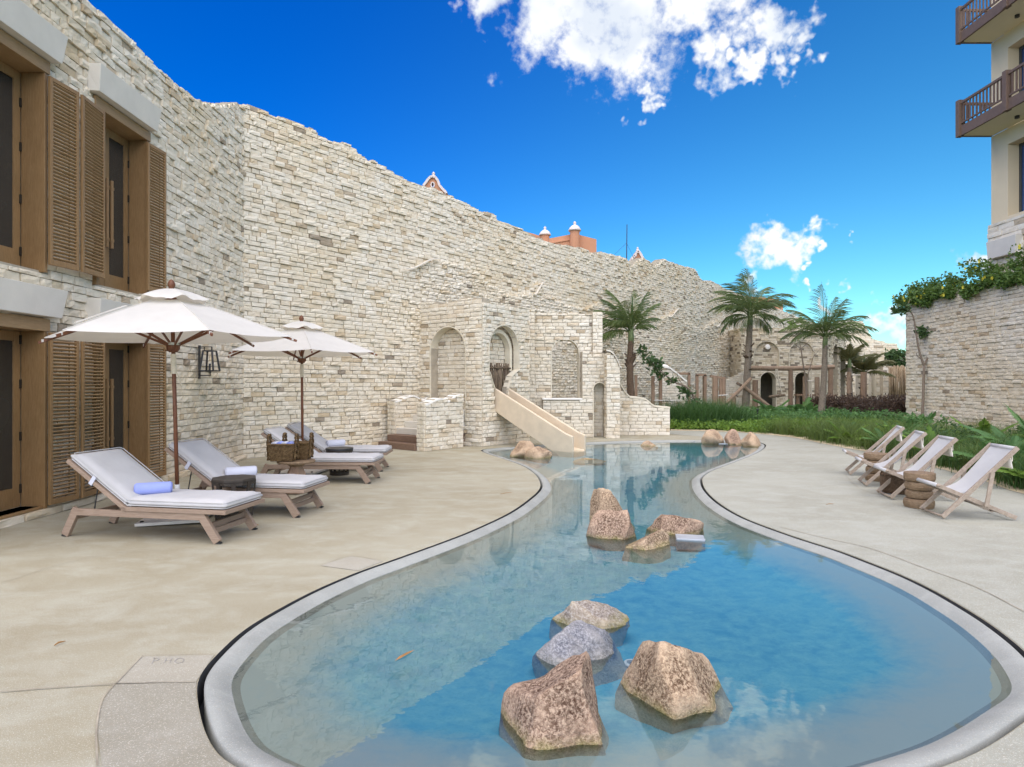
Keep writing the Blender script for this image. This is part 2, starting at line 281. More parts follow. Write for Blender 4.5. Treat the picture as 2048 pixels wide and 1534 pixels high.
# ------------------------------------------------------------------ mesh helpers
class MB:
    def __init__(s): s.v = []; s.f = []
    def add(s, vs, fs):
        o = len(s.v); s.v.extend([tuple(v) for v in vs]); s.f.extend([tuple(i + o for i in f) for f in fs]); return s
    BF = [(0, 3, 2, 1), (4, 5, 6, 7), (0, 1, 5, 4), (1, 2, 6, 5), (2, 3, 7, 6), (3, 0, 4, 7)]
    def box(s, x0, x1, y0, y1, z0, z1, mat=None):
        vs = [Vector(p) for p in ((x0, y0, z0), (x1, y0, z0), (x1, y1, z0), (x0, y1, z0), (x0, y0, z1), (x1, y0, z1), (x1, y1, z1), (x0, y1, z1))]
        if mat is not None: vs = [mat @ v for v in vs]
        return s.add(vs, s.BF)
    def beam(s, p0, p1, w, h, up=(0, 0, 1)):
        p0 = Vector(p0); p1 = Vector(p1); d = (p1 - p0).normalized(); u = Vector(up)
        side = d.cross(u)
        if side.length < 1e-4: side = d.cross(Vector((0, 1, 0)))
        side.normalize(); u = side.cross(d).normalized(); a = side * w / 2; b = u * h / 2
        vs = [p0 - a - b, p0 + a - b, p0 + a + b, p0 - a + b, p1 - a - b, p1 + a - b, p1 + a + b, p1 - a + b]
        return s.add(vs, [(3, 2, 1, 0), (4, 5, 6, 7), (0, 1, 5, 4), (1, 2, 6, 5), (2, 3, 7, 6), (3, 0, 4, 7)])
    def tube(s, pts, rad, seg=8, cap=True, jit=0.0):
        pts = [Vector(p) for p in pts]; n = len(pts); rad = [rad] * n if isinstance(rad, (int, float)) else list(rad)
        vs = []; prev = None
        for i, p in enumerate(pts):
            d = (pts[min(i + 1, n - 1)] - pts[max(i - 1, 0)]).normalized()
            if prev is None:
                a = d.cross(Vector((0, 0, 1)));  a = a if a.length > .05 else d.cross(Vector((0, 1, 0)))
            else: a = prev - d * prev.dot(d)
            a.normalize(); prev = a; b = d.cross(a)
            for k in range(seg):
                q = 2 * math.pi * k / seg; r = rad[i] * (1 + (random.uniform(-jit, jit) if jit else 0)); vs.append(p + a * math.cos(q) * r + b * math.sin(q) * r)
        fs = [(i * seg + k, i * seg + (k + 1) % seg, (i + 1) * seg + (k + 1) % seg, (i + 1) * seg + k) for i in range(n - 1) for k in range(seg)]
        if cap: fs += [tuple(reversed(range(seg))), tuple((n - 1) * seg + k for k in range(seg))]
        return s.add(vs, fs)
    def lathe(s, prof, c=(0, 0, 0), seg=24, cap=True, wob=None):
        n = len(prof); vs = []
        for r, z in prof:
            for k in range(seg):
                a = 2 * math.pi * k / seg; rr = r * (wob(a, z) if wob else 1); vs.append((c[0] + rr * math.cos(a), c[1] + rr * math.sin(a), c[2] + z))
        fs = [(i * seg + k, i * seg + (k + 1) % seg, (i + 1) * seg + (k + 1) % seg, (i + 1) * seg + k) for i in range(n - 1) for k in range(seg)]
        if cap: fs += [tuple(reversed(range(seg))), tuple((n - 1) * seg + k for k in range(seg))]
        return s.add(vs, fs)
    def prism(s, pts, vec):
        n = len(pts); v = Vector(vec); a = [Vector(p) for p in pts]
        fs = [tuple(reversed(range(n))), tuple(n + k for k in range(n))] + [(k, (k + 1) % n, n + (k + 1) % n, n + k) for k in range(n)]
        return s.add(a + [p + v for p in a], fs)
    def build(s, name, mat, parent=None, smooth=False, bevel=0.0, seg=2):
        me = bpy.data.meshes.new(name); me.from_pydata(s.v, [], s.f); me.update()
        return finish(name, me, mat, parent, smooth, bevel, seg)
def finish(name, me, mat, parent=None, smooth=False, bevel=0.0, seg=2):
    if mat is not None: me.materials.append(M[mat] if isinstance(mat, str) else mat)
    if smooth: me.polygons.foreach_set('use_smooth', [True] * len(me.polygons))
    o = bpy.data.objects.new(name, me); COL.objects.link(o)
    if parent is not None: put(o, parent)
    if bevel:
        b = o.modifiers.new('bevel', 'BEVEL'); b.width = bevel; b.segments = seg; b.limit_method = 'ANGLE'; b.angle_limit = R(40)
    return o
def put(o, parent):
    o.parent = parent; o.matrix_parent_inverse = parent.matrix_basis.inverted()
def thing(name, label, cat, loc=(0, 0, 0), rz=0.0, group=None):
    o = bpy.data.objects.new(name, None); COL.objects.link(o); o.location = loc; o.rotation_euler = (0, 0, rz); o.empty_display_size = .2
    o.matrix_basis = Matrix.Translation(Vector(loc)) @ Matrix.Rotation(rz, 4, 'Z')
    return tag(o, label, cat, group)
def tag(o, label, cat, group=None):
    o['label'] = label; o['category'] = cat
    if group: o['group'] = group
    return o
def struct(o): o['kind'] = 'structure'; return o
def stuff(o): o['kind'] = 'stuff'; return o
def copy_tree(o, parent=None):
    c = o.copy(); COL.objects.link(c)
    if parent is not None: c.parent = parent; c.matrix_parent_inverse = o.matrix_parent_inverse.copy()
    for ch in o.children: copy_tree(ch, c)
    return c
def place(o, loc, rz=0.0, tilt=None):
    m = Matrix.Translation(Vector(loc)) @ Matrix.Rotation(rz, 4, 'Z')
    if tilt is not None: m = m @ tilt
    o.matrix_basis = m
def np_mesh(name, verts, faces_flat, nper, rnds=None):
    me = bpy.data.meshes.new(name); nf = len(faces_flat) // nper
    me.vertices.add(len(verts)); me.vertices.foreach_set('co', np.asarray(verts, dtype=np.float32).ravel())
    me.loops.add(len(faces_flat)); me.loops.foreach_set('vertex_index', np.asarray(faces_flat, dtype=np.int32))
    me.polygons.add(nf); me.polygons.foreach_set('loop_start', np.arange(0, nf * nper, nper, dtype=np.int32)); me.polygons.foreach_set('loop_total', np.full(nf, nper, dtype=np.int32))
    if rnds is not None:
        a = me.attributes.new('rnd', 'FLOAT', 'FACE'); a.data.foreach_set('value', np.asarray(rnds, dtype=np.float32))
    me.polygons.foreach_set('use_smooth', np.zeros(nf, dtype=bool)); me.update(calc_edges=True); me.validate(); return me

# ------------------------------------------------------------------ masonry: individual stones laid in courses
NVAR = 14
def unit_brick(seed):
    r = random.Random(seed); nx, nz = 4, 3; vs = []
    for j in range(nz):
        for i in range(nx):
            x = -.5 + i / (nx - 1); z = -.5 + j / (nz - 1)
            edge = i in (0, nx - 1) or j in (0, nz - 1)
            if i not in (0, nx - 1): x += r.uniform(-.07, .07)
            if j not in (0, nz - 1): z += r.uniform(-.10, .10)
            if i in (0, nx - 1): x *= 1 - r.uniform(.005, .035)
            if j in (0, nz - 1): z *= 1 - r.uniform(.01, .07)
            y = -1 + (r.uniform(.02, .16) if edge else r.uniform(-.06, .12))
            vs.append((x, y, z))
    ring = [0, 1, 2, 3, 7, 11, 10, 9, 8, 4]; b0 = len(vs)
    for k in ring:
        x, y, z = vs[k]; vs.append((max(-.5, min(.5, x * 1.02)), 0.0, max(-.5, min(.5, z * 1.02))))
    fs = [(j * nx + i, j * nx + i + 1, (j + 1) * nx + i + 1, (j + 1) * nx + i) for j in range(nz - 1) for i in range(nx - 1)]
    for k in range(10):
        a, b = ring[k], ring[(k + 1) % 10]; fs.append((b, a, b0 + k, b0 + (k + 1) % 10))
    return np.array(vs), np.array(fs)
BV = [unit_brick(100 + k) for k in range(NVAR)]
BRICK_MESH = {}
def brick_mesh(k, mat):
    if (k, mat) not in BRICK_MESH:
        me = bpy.data.meshes.new('brick'); me.from_pydata([tuple(v) for v in BV[k][0]], [], [tuple(int(i) for i in f) for f in BV[k][1]]); me.materials.append(M[mat]); me.update(); BRICK_MESH[(k, mat)] = me
    return BRICK_MESH[(k, mat)]
class Masonry:
    """stone faces of one thing; faces run left to right as the viewer sees them"""
    def __init__(s, root, mat, seed=1): s.root = root; s.mat = mat; s.b = []; s.r = random.Random(seed); s.back = MB()
    def face(s, O, d, L, H, allowed=None, course=.115, lens=(.18, .44), proud=(.025, .075), off=None, z0=0.0, thick=.35, backing=True, du=.08):
        d = Vector((d[0], d[1])).normalized(); n = Vector((d.y, -d.x)); O = Vector((O[0], O[1])); r = s.r
        allowed = allowed or (lambda u, v: True)
        nu = max(2, int(L / .025)); us = [(i + .5) * L / nu for i in range(nu)]
        v = z0; row = 0
        while v < H - .03:
            h = min(course * r.uniform(.93, 1.07), H - v); vm = v + h * .5
            run = None
            ok = [allowed(u, vm) for u in us] + [False]
            for i, a in enumerate(ok):
                if a and run is None: run = i * L / nu
                if not a and run is not None:
                    e = i * L / nu; u = run; first = True
                    while u < e - .02:
                        l = r.uniform(*lens)
                        if first: l *= r.uniform(.4, 1); first = False
                        if e - (u + l) < lens[0] * .45: l = e - u
                        uc = u + l / 2; hh = h
                        if not allowed(uc, v + h * .97): hh = h * (.75 if allowed(uc, v + h * .72) else .5)
                        o = off(uc, vm) if off else 0.0
                        pr = r.uniform(*proud) if r.random() > .12 else proud[1] * r.uniform(1.0, 1.35)
                        P = O + d * uc + n * o
                        s.b.append((P.x, P.y, v + hh / 2, d.x, d.y, n.x, n.y, max(.04, l - r.uniform(.004, .014)), hh - r.uniform(.004, .012), pr + .05, o))
                        u += l
                    run = None
            v += h; row += 1
        if backing:
            s.back = MB(); s.backing(O, d, n, L, H, allowed, off, z0, thick, du)
            if s.back.v: s.back.build('wall_core', 'mortar', s.root)
    def backing(s, O, d, n, L, H, allowed, off, z0, thick, du):
        nu = max(1, int(round(L / du))); dv = .06; nv = max(1, int(math.ceil((H - z0) / dv)))
        for i in range(nu):
            u0, u1 = i * L / nu, (i + 1) * L / nu; um = (u0 + u1) / 2; st = None
            for j in range(nv + 1):
                vm = z0 + (j + .5) * dv; a = j < nv and allowed(um, vm)
                if a and st is None: st = z0 + j * dv
                if not a and st is not None:
                    e = min(H, z0 + j * dv); o = off(um, (st + e) / 2) if off else 0.0
                    o = 0.0
                    A = O + d * u0 + n * (o + .002); B = O + d * u1 + n * (o + .002); C = B - n * (thick + .002); D = A - n * (thick + .002)
                    s.back.add([(A.x, A.y, st), (B.x, B.y, st), (C.x, C.y, st), (D.x, D.y, st), (A.x, A.y, e), (B.x, B.y, e), (C.x, C.y, e), (D.x, D.y, e)], MB.BF); st = None
    def finish(s, limit=300, core='wall_core', coremat='mortar', minpx=9.5):
        B = np.array(s.b); px = CX + FPX * B[:, 0] / np.maximum(B[:, 1], .1); py = CY - FPX * (B[:, 2] - CAMZ) / np.maximum(B[:, 1], .1)
        dist = np.hypot(B[:, 0], B[:, 1]); view = np.abs(B[:, 5] * B[:, 0] + B[:, 6] * B[:, 1]) / dist
        w = FPX * B[:, 7] * np.clip(view, .15, 1) / B[:, 1]; h = FPX * B[:, 8] / B[:, 1]
        area = w * h; inside = (B[:, 1] > .5) & (px > 4) & (px < 2044) & (py > 4) & (py < 1530) & (np.maximum(w, h) >= minpx)
        score = np.where(inside, area, -1); order = np.argsort(-score); ind = [i for i in order[:limit] if score[i] > 0]; iset = set(int(i) for i in ind)
        for i in ind:
            X, Y, Z, dx, dy, nx, ny, l, hh, dep, o = B[i]; k = s.r.randrange(NVAR); ob = bpy.data.objects.new('brick', brick_mesh(k, s.mat)); COL.objects.link(ob)
            dep += max(o, 0)
            bx, by = X - nx * (.05 + max(o, 0)), Y - ny * (.05 + max(o, 0))
            ob.matrix_basis = Matrix(((dx * l, -nx * dep, 0, bx), (dy * l, -ny * dep, 0, by), (0, 0, hh, Z), (0, 0, 0, 1))); put(ob, s.root)
        rest = [i for i in range(len(B)) if i not in iset]
        if rest:
            V = []; F = []; RN = []; off = 0
            for i in rest:
                X, Y, Z, dx, dy, nx, ny, l, hh, dep, o = B[i]; bv, bf = BV[s.r.randrange(NVAR)]; dep += max(o, 0)
                bx, by = X - nx * (.05 + max(o, 0)), Y - ny * (.05 + max(o, 0))
                q = np.empty_like(bv); q[:, 0] = bx + dx * l * bv[:, 0] - nx * dep * bv[:, 1]; q[:, 1] = by + dy * l * bv[:, 0] - ny * dep * bv[:, 1]; q[:, 2] = Z + hh * bv[:, 2]
                V.append(q); F.append(bf + off); off += len(bv); RN.append(np.full(len(bf), s.r.random()))
            me = np_mesh('stone_courses', np.concatenate(V), np.concatenate(F).ravel(), 4, np.concatenate(RN)); stuff(finish('stone_courses', me, s.mat, s.root))

def interp(pts):
    xs = [p[0] for p in pts]; ys = [p[1] for p in pts]
    return lambda u: float(np.interp(u, xs, ys))
def in_arch(u, v, u0, u1, zb, zt):
    """round-headed opening: inside?"""
    r = (u1 - u0) / 2; c = (u0 + u1) / 2
    if u <= u0 or u >= u1 or v < zb: return False
    sp = zt - r
    return v < sp or (u - c) ** 2 + (v - sp) ** 2 < r * r
def arch_lining(O, d, u0, u1, zb, zt, n0, n1, th=.03, seg=18, sill=False):
    """plaster lining of an arch from normal offset n0 (front) to n1 (back)"""
    d = Vector((d[0], d[1])).normalized(); n = Vector((d.y, -d.x)); O = Vector((O[0], O[1])); r = (u1 - u0) / 2; c = (u0 + u1) / 2; sp = zt - r
    pr = [(u0, zb)] + [(c - r * math.cos(math.pi * k / seg), sp + r * math.sin(math.pi * k / seg)) for k in range(seg + 1)] + [(u1, zb)]
    pi = [(u0 + th, zb)] + [(c - (r - th) * math.cos(math.pi * k / seg), sp + (r - th) * math.sin(math.pi * k / seg)) for k in range(seg + 1)] + [(u1 - th, zb)]
    m = MB(); vs = []
    for lst, off in ((pr, n0), (pi, n0), (pi, n1), (pr, n1)):
        for u, v in lst: p = O + d * u + n * off; vs.append((p.x, p.y, v))
    k = len(pr); fs = []
    for i in range(k - 1):
        for a in range(4): b = (a + 1) % 4; fs.append((a * k + i, a * k + i + 1, b * k + i + 1, b * k + i))
    return m.add(vs, fs)

# ------------------------------------------------------------------ pool outline, ground, deck
def catmull(P, n=10, closed=True):
    out = []; m = len(P)
    for i in range(m if closed else m - 1):
        p0, p1, p2, p3 = (P[(i - 1) % m], P[i], P[(i + 1) % m], P[(i + 2) % m]) if closed else (P[max(i - 1, 0)], P[i], P[i + 1], P[min(i + 2, m - 1)])
        for k in range(n):
            t = k / n; out.append(.5 * ((2 * p1) + (p2 - p0) * t + (2 * p0 - 5 * p1 + 4 * p2 - p3) * t * t + (3 * p1 - p0 - 3 * p2 + p3) * t ** 3))
    if not closed: out.append(P[-1])
    return out
def resample(P, step, closed=True):
    Q = P + [P[0]] if closed else P; L = [0]
    for a, b in zip(Q, Q[1:]): L.append(L[-1] + (b - a).length)
    n = max(3, int(L[-1] / step)); res = []; j = 0
    for i in range(n + (0 if closed else 1)):
        s = L[-1] * i / n
        while j < len(L) - 2 and L[j + 1] < s: j += 1
        t = (s - L[j]) / max(1e-9, L[j + 1] - L[j]); res.append(Q[j].lerp(Q[j + 1], t))
    return res
pool_px = [(471, 1534), (415, 1475), (396, 1406), (394, 1367), (405, 1343), (432, 1311), (488, 1260), (561, 1216), (635, 1178), (718, 1143), (781, 1121), (903, 1077), (961, 1053), (1019, 1025),
           (1058, 998), (1078, 979), (1080, 965), (1069, 948), (1045, 932), (1010, 919), (966, 904), (972, 898), (1045, 892), (1181, 884), (1339, 880), (1489, 881), (1526, 887), (1531, 894), (1515, 906),
           (1471, 924), (1427, 941), (1407, 954), (1405, 965), (1412, 981), (1434, 1003), (1471, 1027), (1515, 1047), (1599, 1077), (1678, 1102), (1741, 1126), (1804, 1151), (1867, 1181), (1930, 1217),
           (1978, 1247), (2025, 1282), (2048, 1302)]
PO = [Vector(G(x, y)[:2]) for x, y in pool_px] + [Vector(p) for p in ((3.06, 3.62), (2.86, 3.30), (2.5, 3.05), (2.17, 2.845), (1.85, 2.69), (1.2, 2.47), (.3, 2.34), (-.6, 2.42))]
PO = resample(catmull(PO, 8), .045)
def smooth_poly(P, it):
    for _ in range(it): P = [P[i] * .5 + (P[i - 1] + P[(i + 1) % len(P)]) * .25 for i in range(len(P))]
    return P
PO = smooth_poly(PO, 6)
area = sum(a.x * b.y - b.x * a.y for a, b in zip(PO, PO[1:] + PO[:1])) / 2
if area < 0: PO.reverse()
NP_ = len(PO)
def normals(P):
    N = []
    for i in range(len(P)):
        t = (P[(i + 2) % len(P)] - P[i - 2]).normalized(); N.append(Vector((-t.y, t.x)))      # inward for counter-clockwise
    return N
PN = normals(PO)
def inset(dist): return [p + n * dist for p, n in zip(PO, PN)]
def sheet(name, outline, z, mat, hole=None):
    loops = [[Vector((p[0], p[1], 0)) for p in outline]]
    if hole: loops.append([Vector((p[0], p[1], 0)) for p in hole])
    tris = geometry.tessellate_polygon(loops); vs = [v for l in loops for v in l]
    me = bpy.data.meshes.new(name); me.from_pydata([(v.x, v.y, z) for v in vs], [], [tuple(t) for t in tris]); me.update()
    bm = bmesh.new(); bm.from_mesh(me); bmesh.ops.recalc_face_normals(bm, faces=bm.faces)
    for f in bm.faces:
        if f.normal.z < 0: f.normal_flip()
    bm.to_mesh(me); bm.free()
    return finish(name, me, mat)
struct(sheet('ground', [(-600, -200), (600, -200), (600, 900), (-600, 900)], -.004, 'garden_ground', [p - n * .03 for p, n in zip(PO, PN)]))
# garden bed edge (left of it deck, right of it planting)
bed_edge = [G(1342, 861), G(1400, 862), G(1480, 865), G(1545, 870), G(1600, 877), G(1650, 887), G(1718, 900), G(1775, 911), G(1828, 922), G(1875, 935), G(1914, 946), G(1984, 965), G(2047, 985)]
bed_edge = [Vector(p[:2]) for p in bed_edge] + [Vector((7.6, 8.4)), Vector((7.5, 6.0)), Vector((7.6, 2.0)), Vector((7.7, -3.0))]
BED = catmull(bed_edge, 6, False)
deck_outline = [Vector((-6.3, -3)), Vector((7.7, -3))] + list(reversed(BED)) + [Vector((5.4, 24)), Vector((-2.0, 24)), Vector((-6.3, 14.6))]
deck_outline = [Vector((-6.3, -3))] + list(reversed(BED)) + [Vector((5.49, 24)), Vector((-2.0, 24)), Vector((-6.3, 15.2))]
struct(sheet('pool_deck', deck_outline, 0.0, 'deck_concrete', PO))
# vertical rim of the deck along the overflow slot, slot bottom, coping, floor, water
def ring_strip(name, rings, mat, smooth=True):
    vs = []; fs = []
    for pts, z in rings: vs += [(p.x, p.y, z) for p in pts]
    n = NP_
    for a in range(len(rings) - 1):
        for i in range(n): fs.append((a * n + i, a * n + (i + 1) % n, (a + 1) * n + (i + 1) % n, (a + 1) * n + i))
    me = bpy.data.meshes.new(name); me.from_pydata(vs, [], fs); me.update(); return struct(finish(name, me, mat, None, smooth))
SW = .034
ring_strip('overflow_slot', [(PO, -.001), (inset(.003), -.02), (inset(.004), -.16), (inset(SW + .004), -.165)], 'black_slot', False)
ring_strip('pool_coping', [(inset(SW), -.165), (inset(SW), -.006), (inset(SW + .012), .003), (inset(SW + .05), .003), (inset(SW + .085), -.006), (inset(SW + .12), -.026), (inset(SW + .16), -.048), (inset(SW + .22), -.070), (inset(SW + .30), -.10)], 'coping_concrete')
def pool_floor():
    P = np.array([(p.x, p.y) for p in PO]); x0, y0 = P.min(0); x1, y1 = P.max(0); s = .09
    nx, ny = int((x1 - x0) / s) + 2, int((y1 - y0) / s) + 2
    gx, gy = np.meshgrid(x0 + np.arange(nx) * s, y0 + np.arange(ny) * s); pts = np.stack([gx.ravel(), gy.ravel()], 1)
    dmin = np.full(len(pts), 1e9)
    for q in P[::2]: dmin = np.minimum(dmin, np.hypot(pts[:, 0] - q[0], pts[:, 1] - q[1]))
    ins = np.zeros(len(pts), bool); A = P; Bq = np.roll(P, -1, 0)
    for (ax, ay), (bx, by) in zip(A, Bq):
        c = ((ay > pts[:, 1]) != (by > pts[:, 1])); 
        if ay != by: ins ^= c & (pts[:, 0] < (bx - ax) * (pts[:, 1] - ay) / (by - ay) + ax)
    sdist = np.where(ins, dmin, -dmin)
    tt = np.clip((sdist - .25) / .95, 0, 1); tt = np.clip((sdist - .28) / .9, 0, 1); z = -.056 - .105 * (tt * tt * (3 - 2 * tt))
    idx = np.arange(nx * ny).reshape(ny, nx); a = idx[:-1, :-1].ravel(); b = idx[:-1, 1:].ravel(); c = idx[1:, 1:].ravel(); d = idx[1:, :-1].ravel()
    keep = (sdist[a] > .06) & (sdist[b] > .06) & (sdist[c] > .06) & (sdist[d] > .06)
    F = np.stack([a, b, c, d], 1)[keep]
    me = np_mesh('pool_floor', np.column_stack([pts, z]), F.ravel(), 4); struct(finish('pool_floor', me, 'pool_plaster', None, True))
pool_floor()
struct(sheet('water', inset(SW + .105), WATER_Z, 'pool_water'))
# deck panels and joints
def ground_poly(px): return [G(x, y) for x, y in px]
def patch(name, pts, z, mat): return struct(sheet(name, [Vector(p[:2]) for p in pts], z, mat))
GP = [G(x, y) for x, y in ((205, 1371), (240, 1368), (393, 1367), (398, 1400), (410, 1450), (430, 1490), (466, 1534))]
idx0 = min(range(NP_), key=lambda i: (PO[i] - Vector(G(394, 1367)[:2])).length)
idx1 = min(range(NP_), key=lambda i: (PO[i] - Vector((-.6, 2.42))).length)
seg = [];  i = idx0
while i != idx1: seg.append(PO[i] - PN[i] * .006); i = (i + 1) % NP_
aggregate_patch = [Vector(G(x, y)[:2]) for x, y in ((204, 1534), (195, 1470), (197, 1430), (210, 1395), (231, 1370))] + seg + [Vector((-.7, 2.2)), Vector((-1.75, 2.2))]
patch('aggregate_patch', aggregate_patch, .004, 'deck_grey_patch')
patch('deck_panel', [G(232, 1369), G(284, 1314), G(428, 1311), G(391, 1366)], .004, 'deck_light_panel')
patch('deck_panel', [G(641, 1132), G(700, 1113), G(766, 1123), G(716, 1142)], .004, 'deck_light_panel')
def scratch(strokes, px, py, w, h):
    m = MB()
    for st in strokes:
        pts = [G(px + x * w + (1 - y) * 0 + y * h * .25, py - y * h) for x, y in st]
        for a, b in zip(pts, pts[1:]): m.beam((a.x, a.y, .0062), (b.x, b.y, .0062), .005, .002)
    return struct(m.build('deck_scratch', 'scratch_grey'))
scratch([[(0, 0), (.03, 1)], [(0, .95), (.12, 1), (.2, .8), (.14, .55), (.02, .5)], [(.27, 0), (.29, .05)], [(.38, .1), (.42, 1)], [(.56, .1), (.60, 1)], [(.40, .55), (.60, .58)], [(.80, .1), (.72, .4), (.76, .85), (.88, 1), (1.0, .8), (.98, .3), (.88, .08), (.80, .1)]], 304, 1329, 62, 11)
# right deck: greyer concrete and a curved border along the pool
ir0 = min(range(NP_), key=lambda i: (PO[i] - Vector(G(1489, 881)[:2])).length)
right_out = [Vector((4.4, 21.6))] + BED[2:] + [Vector((2.2, -3)), Vector((2.3, 1.8))]
right_pool = []; i = idx_r = min(range(NP_), key=lambda i: (PO[i] - Vector((1.85, 2.69))).length)
while i != ir0: right_pool.append(PO[i] - PN[i] * .006); i = (i + 1) % NP_
patch('pool_deck_east', right_out + right_pool, .004, 'deck_right_concrete')
def joint(name, pts, w=.012, z=.0085, mat='black_slot'):
    pts = resample(catmull([Vector(p[:2]) for p in pts], 8, False), .08, False); vs = []; fs = []
    for i, p in enumerate(pts):
        t = (pts[min(i + 1, len(pts) - 1)] - pts[max(i - 1, 0)]).normalized(); n = Vector((-t.y, t.x)) * w / 2; vs += [(p.x - n.x, p.y - n.y, z), (p.x + n.x, p.y + n.y, z)]
    fs = [(2 * i, 2 * i + 1, 2 * i + 3, 2 * i + 2) for i in range(len(pts) - 1)]
    return struct(MB().add(vs, fs).build(name, mat))
for jp, w in (([(1560, 1055), (1640, 1075), (1740, 1098), (1850, 1138), (1950, 1175), (2048, 1225)], .010), ([(1690, 950), (1720, 978), (1790, 1000), (1900, 1050)], .006),
          ([(0, 1386), (60, 1381), (130, 1376), (231, 1370)], .008), ([(195, 1534), (193, 1460), (205, 1400), (232, 1369), (284, 1314)], .008), ([(284, 1314), (350, 1312), (428, 1311)], .006), ([(232, 1369), (320, 1367), (392, 1366)], .006),
          ([(641, 1132), (700, 1113), (766, 1123)], .006), ([(0, 1168), (120, 1130), (250, 1105), (420, 1100)], .005)):
    joint('deck_joint', [G(*q) for q in jp], w, .009, 'joint_grey')
# sandy strip where deck meets planting
vs = []; fs = []; BR = resample(BED, .15, False)
for i, p in enumerate(BR):
    t = (BR[min(i + 1, len(BR) - 1)] - BR[max(i - 1, 0)]).normalized(); n = Vector((-t.y, t.x)); w0 = .10 + .08 * mnoise.noise((p.x * 1.3, p.y * 1.3, 0)); vs += [(p.x - n.x * w0, p.y - n.y * w0, .012), (p.x + n.x * .5, p.y + n.y * .5, .012)]
struct(MB().add(vs, [(2 * i, 2 * i + 1, 2 * i + 3, 2 * i + 2) for i in range(len(BR) - 1)]).build('sandy_verge', 'sand'))

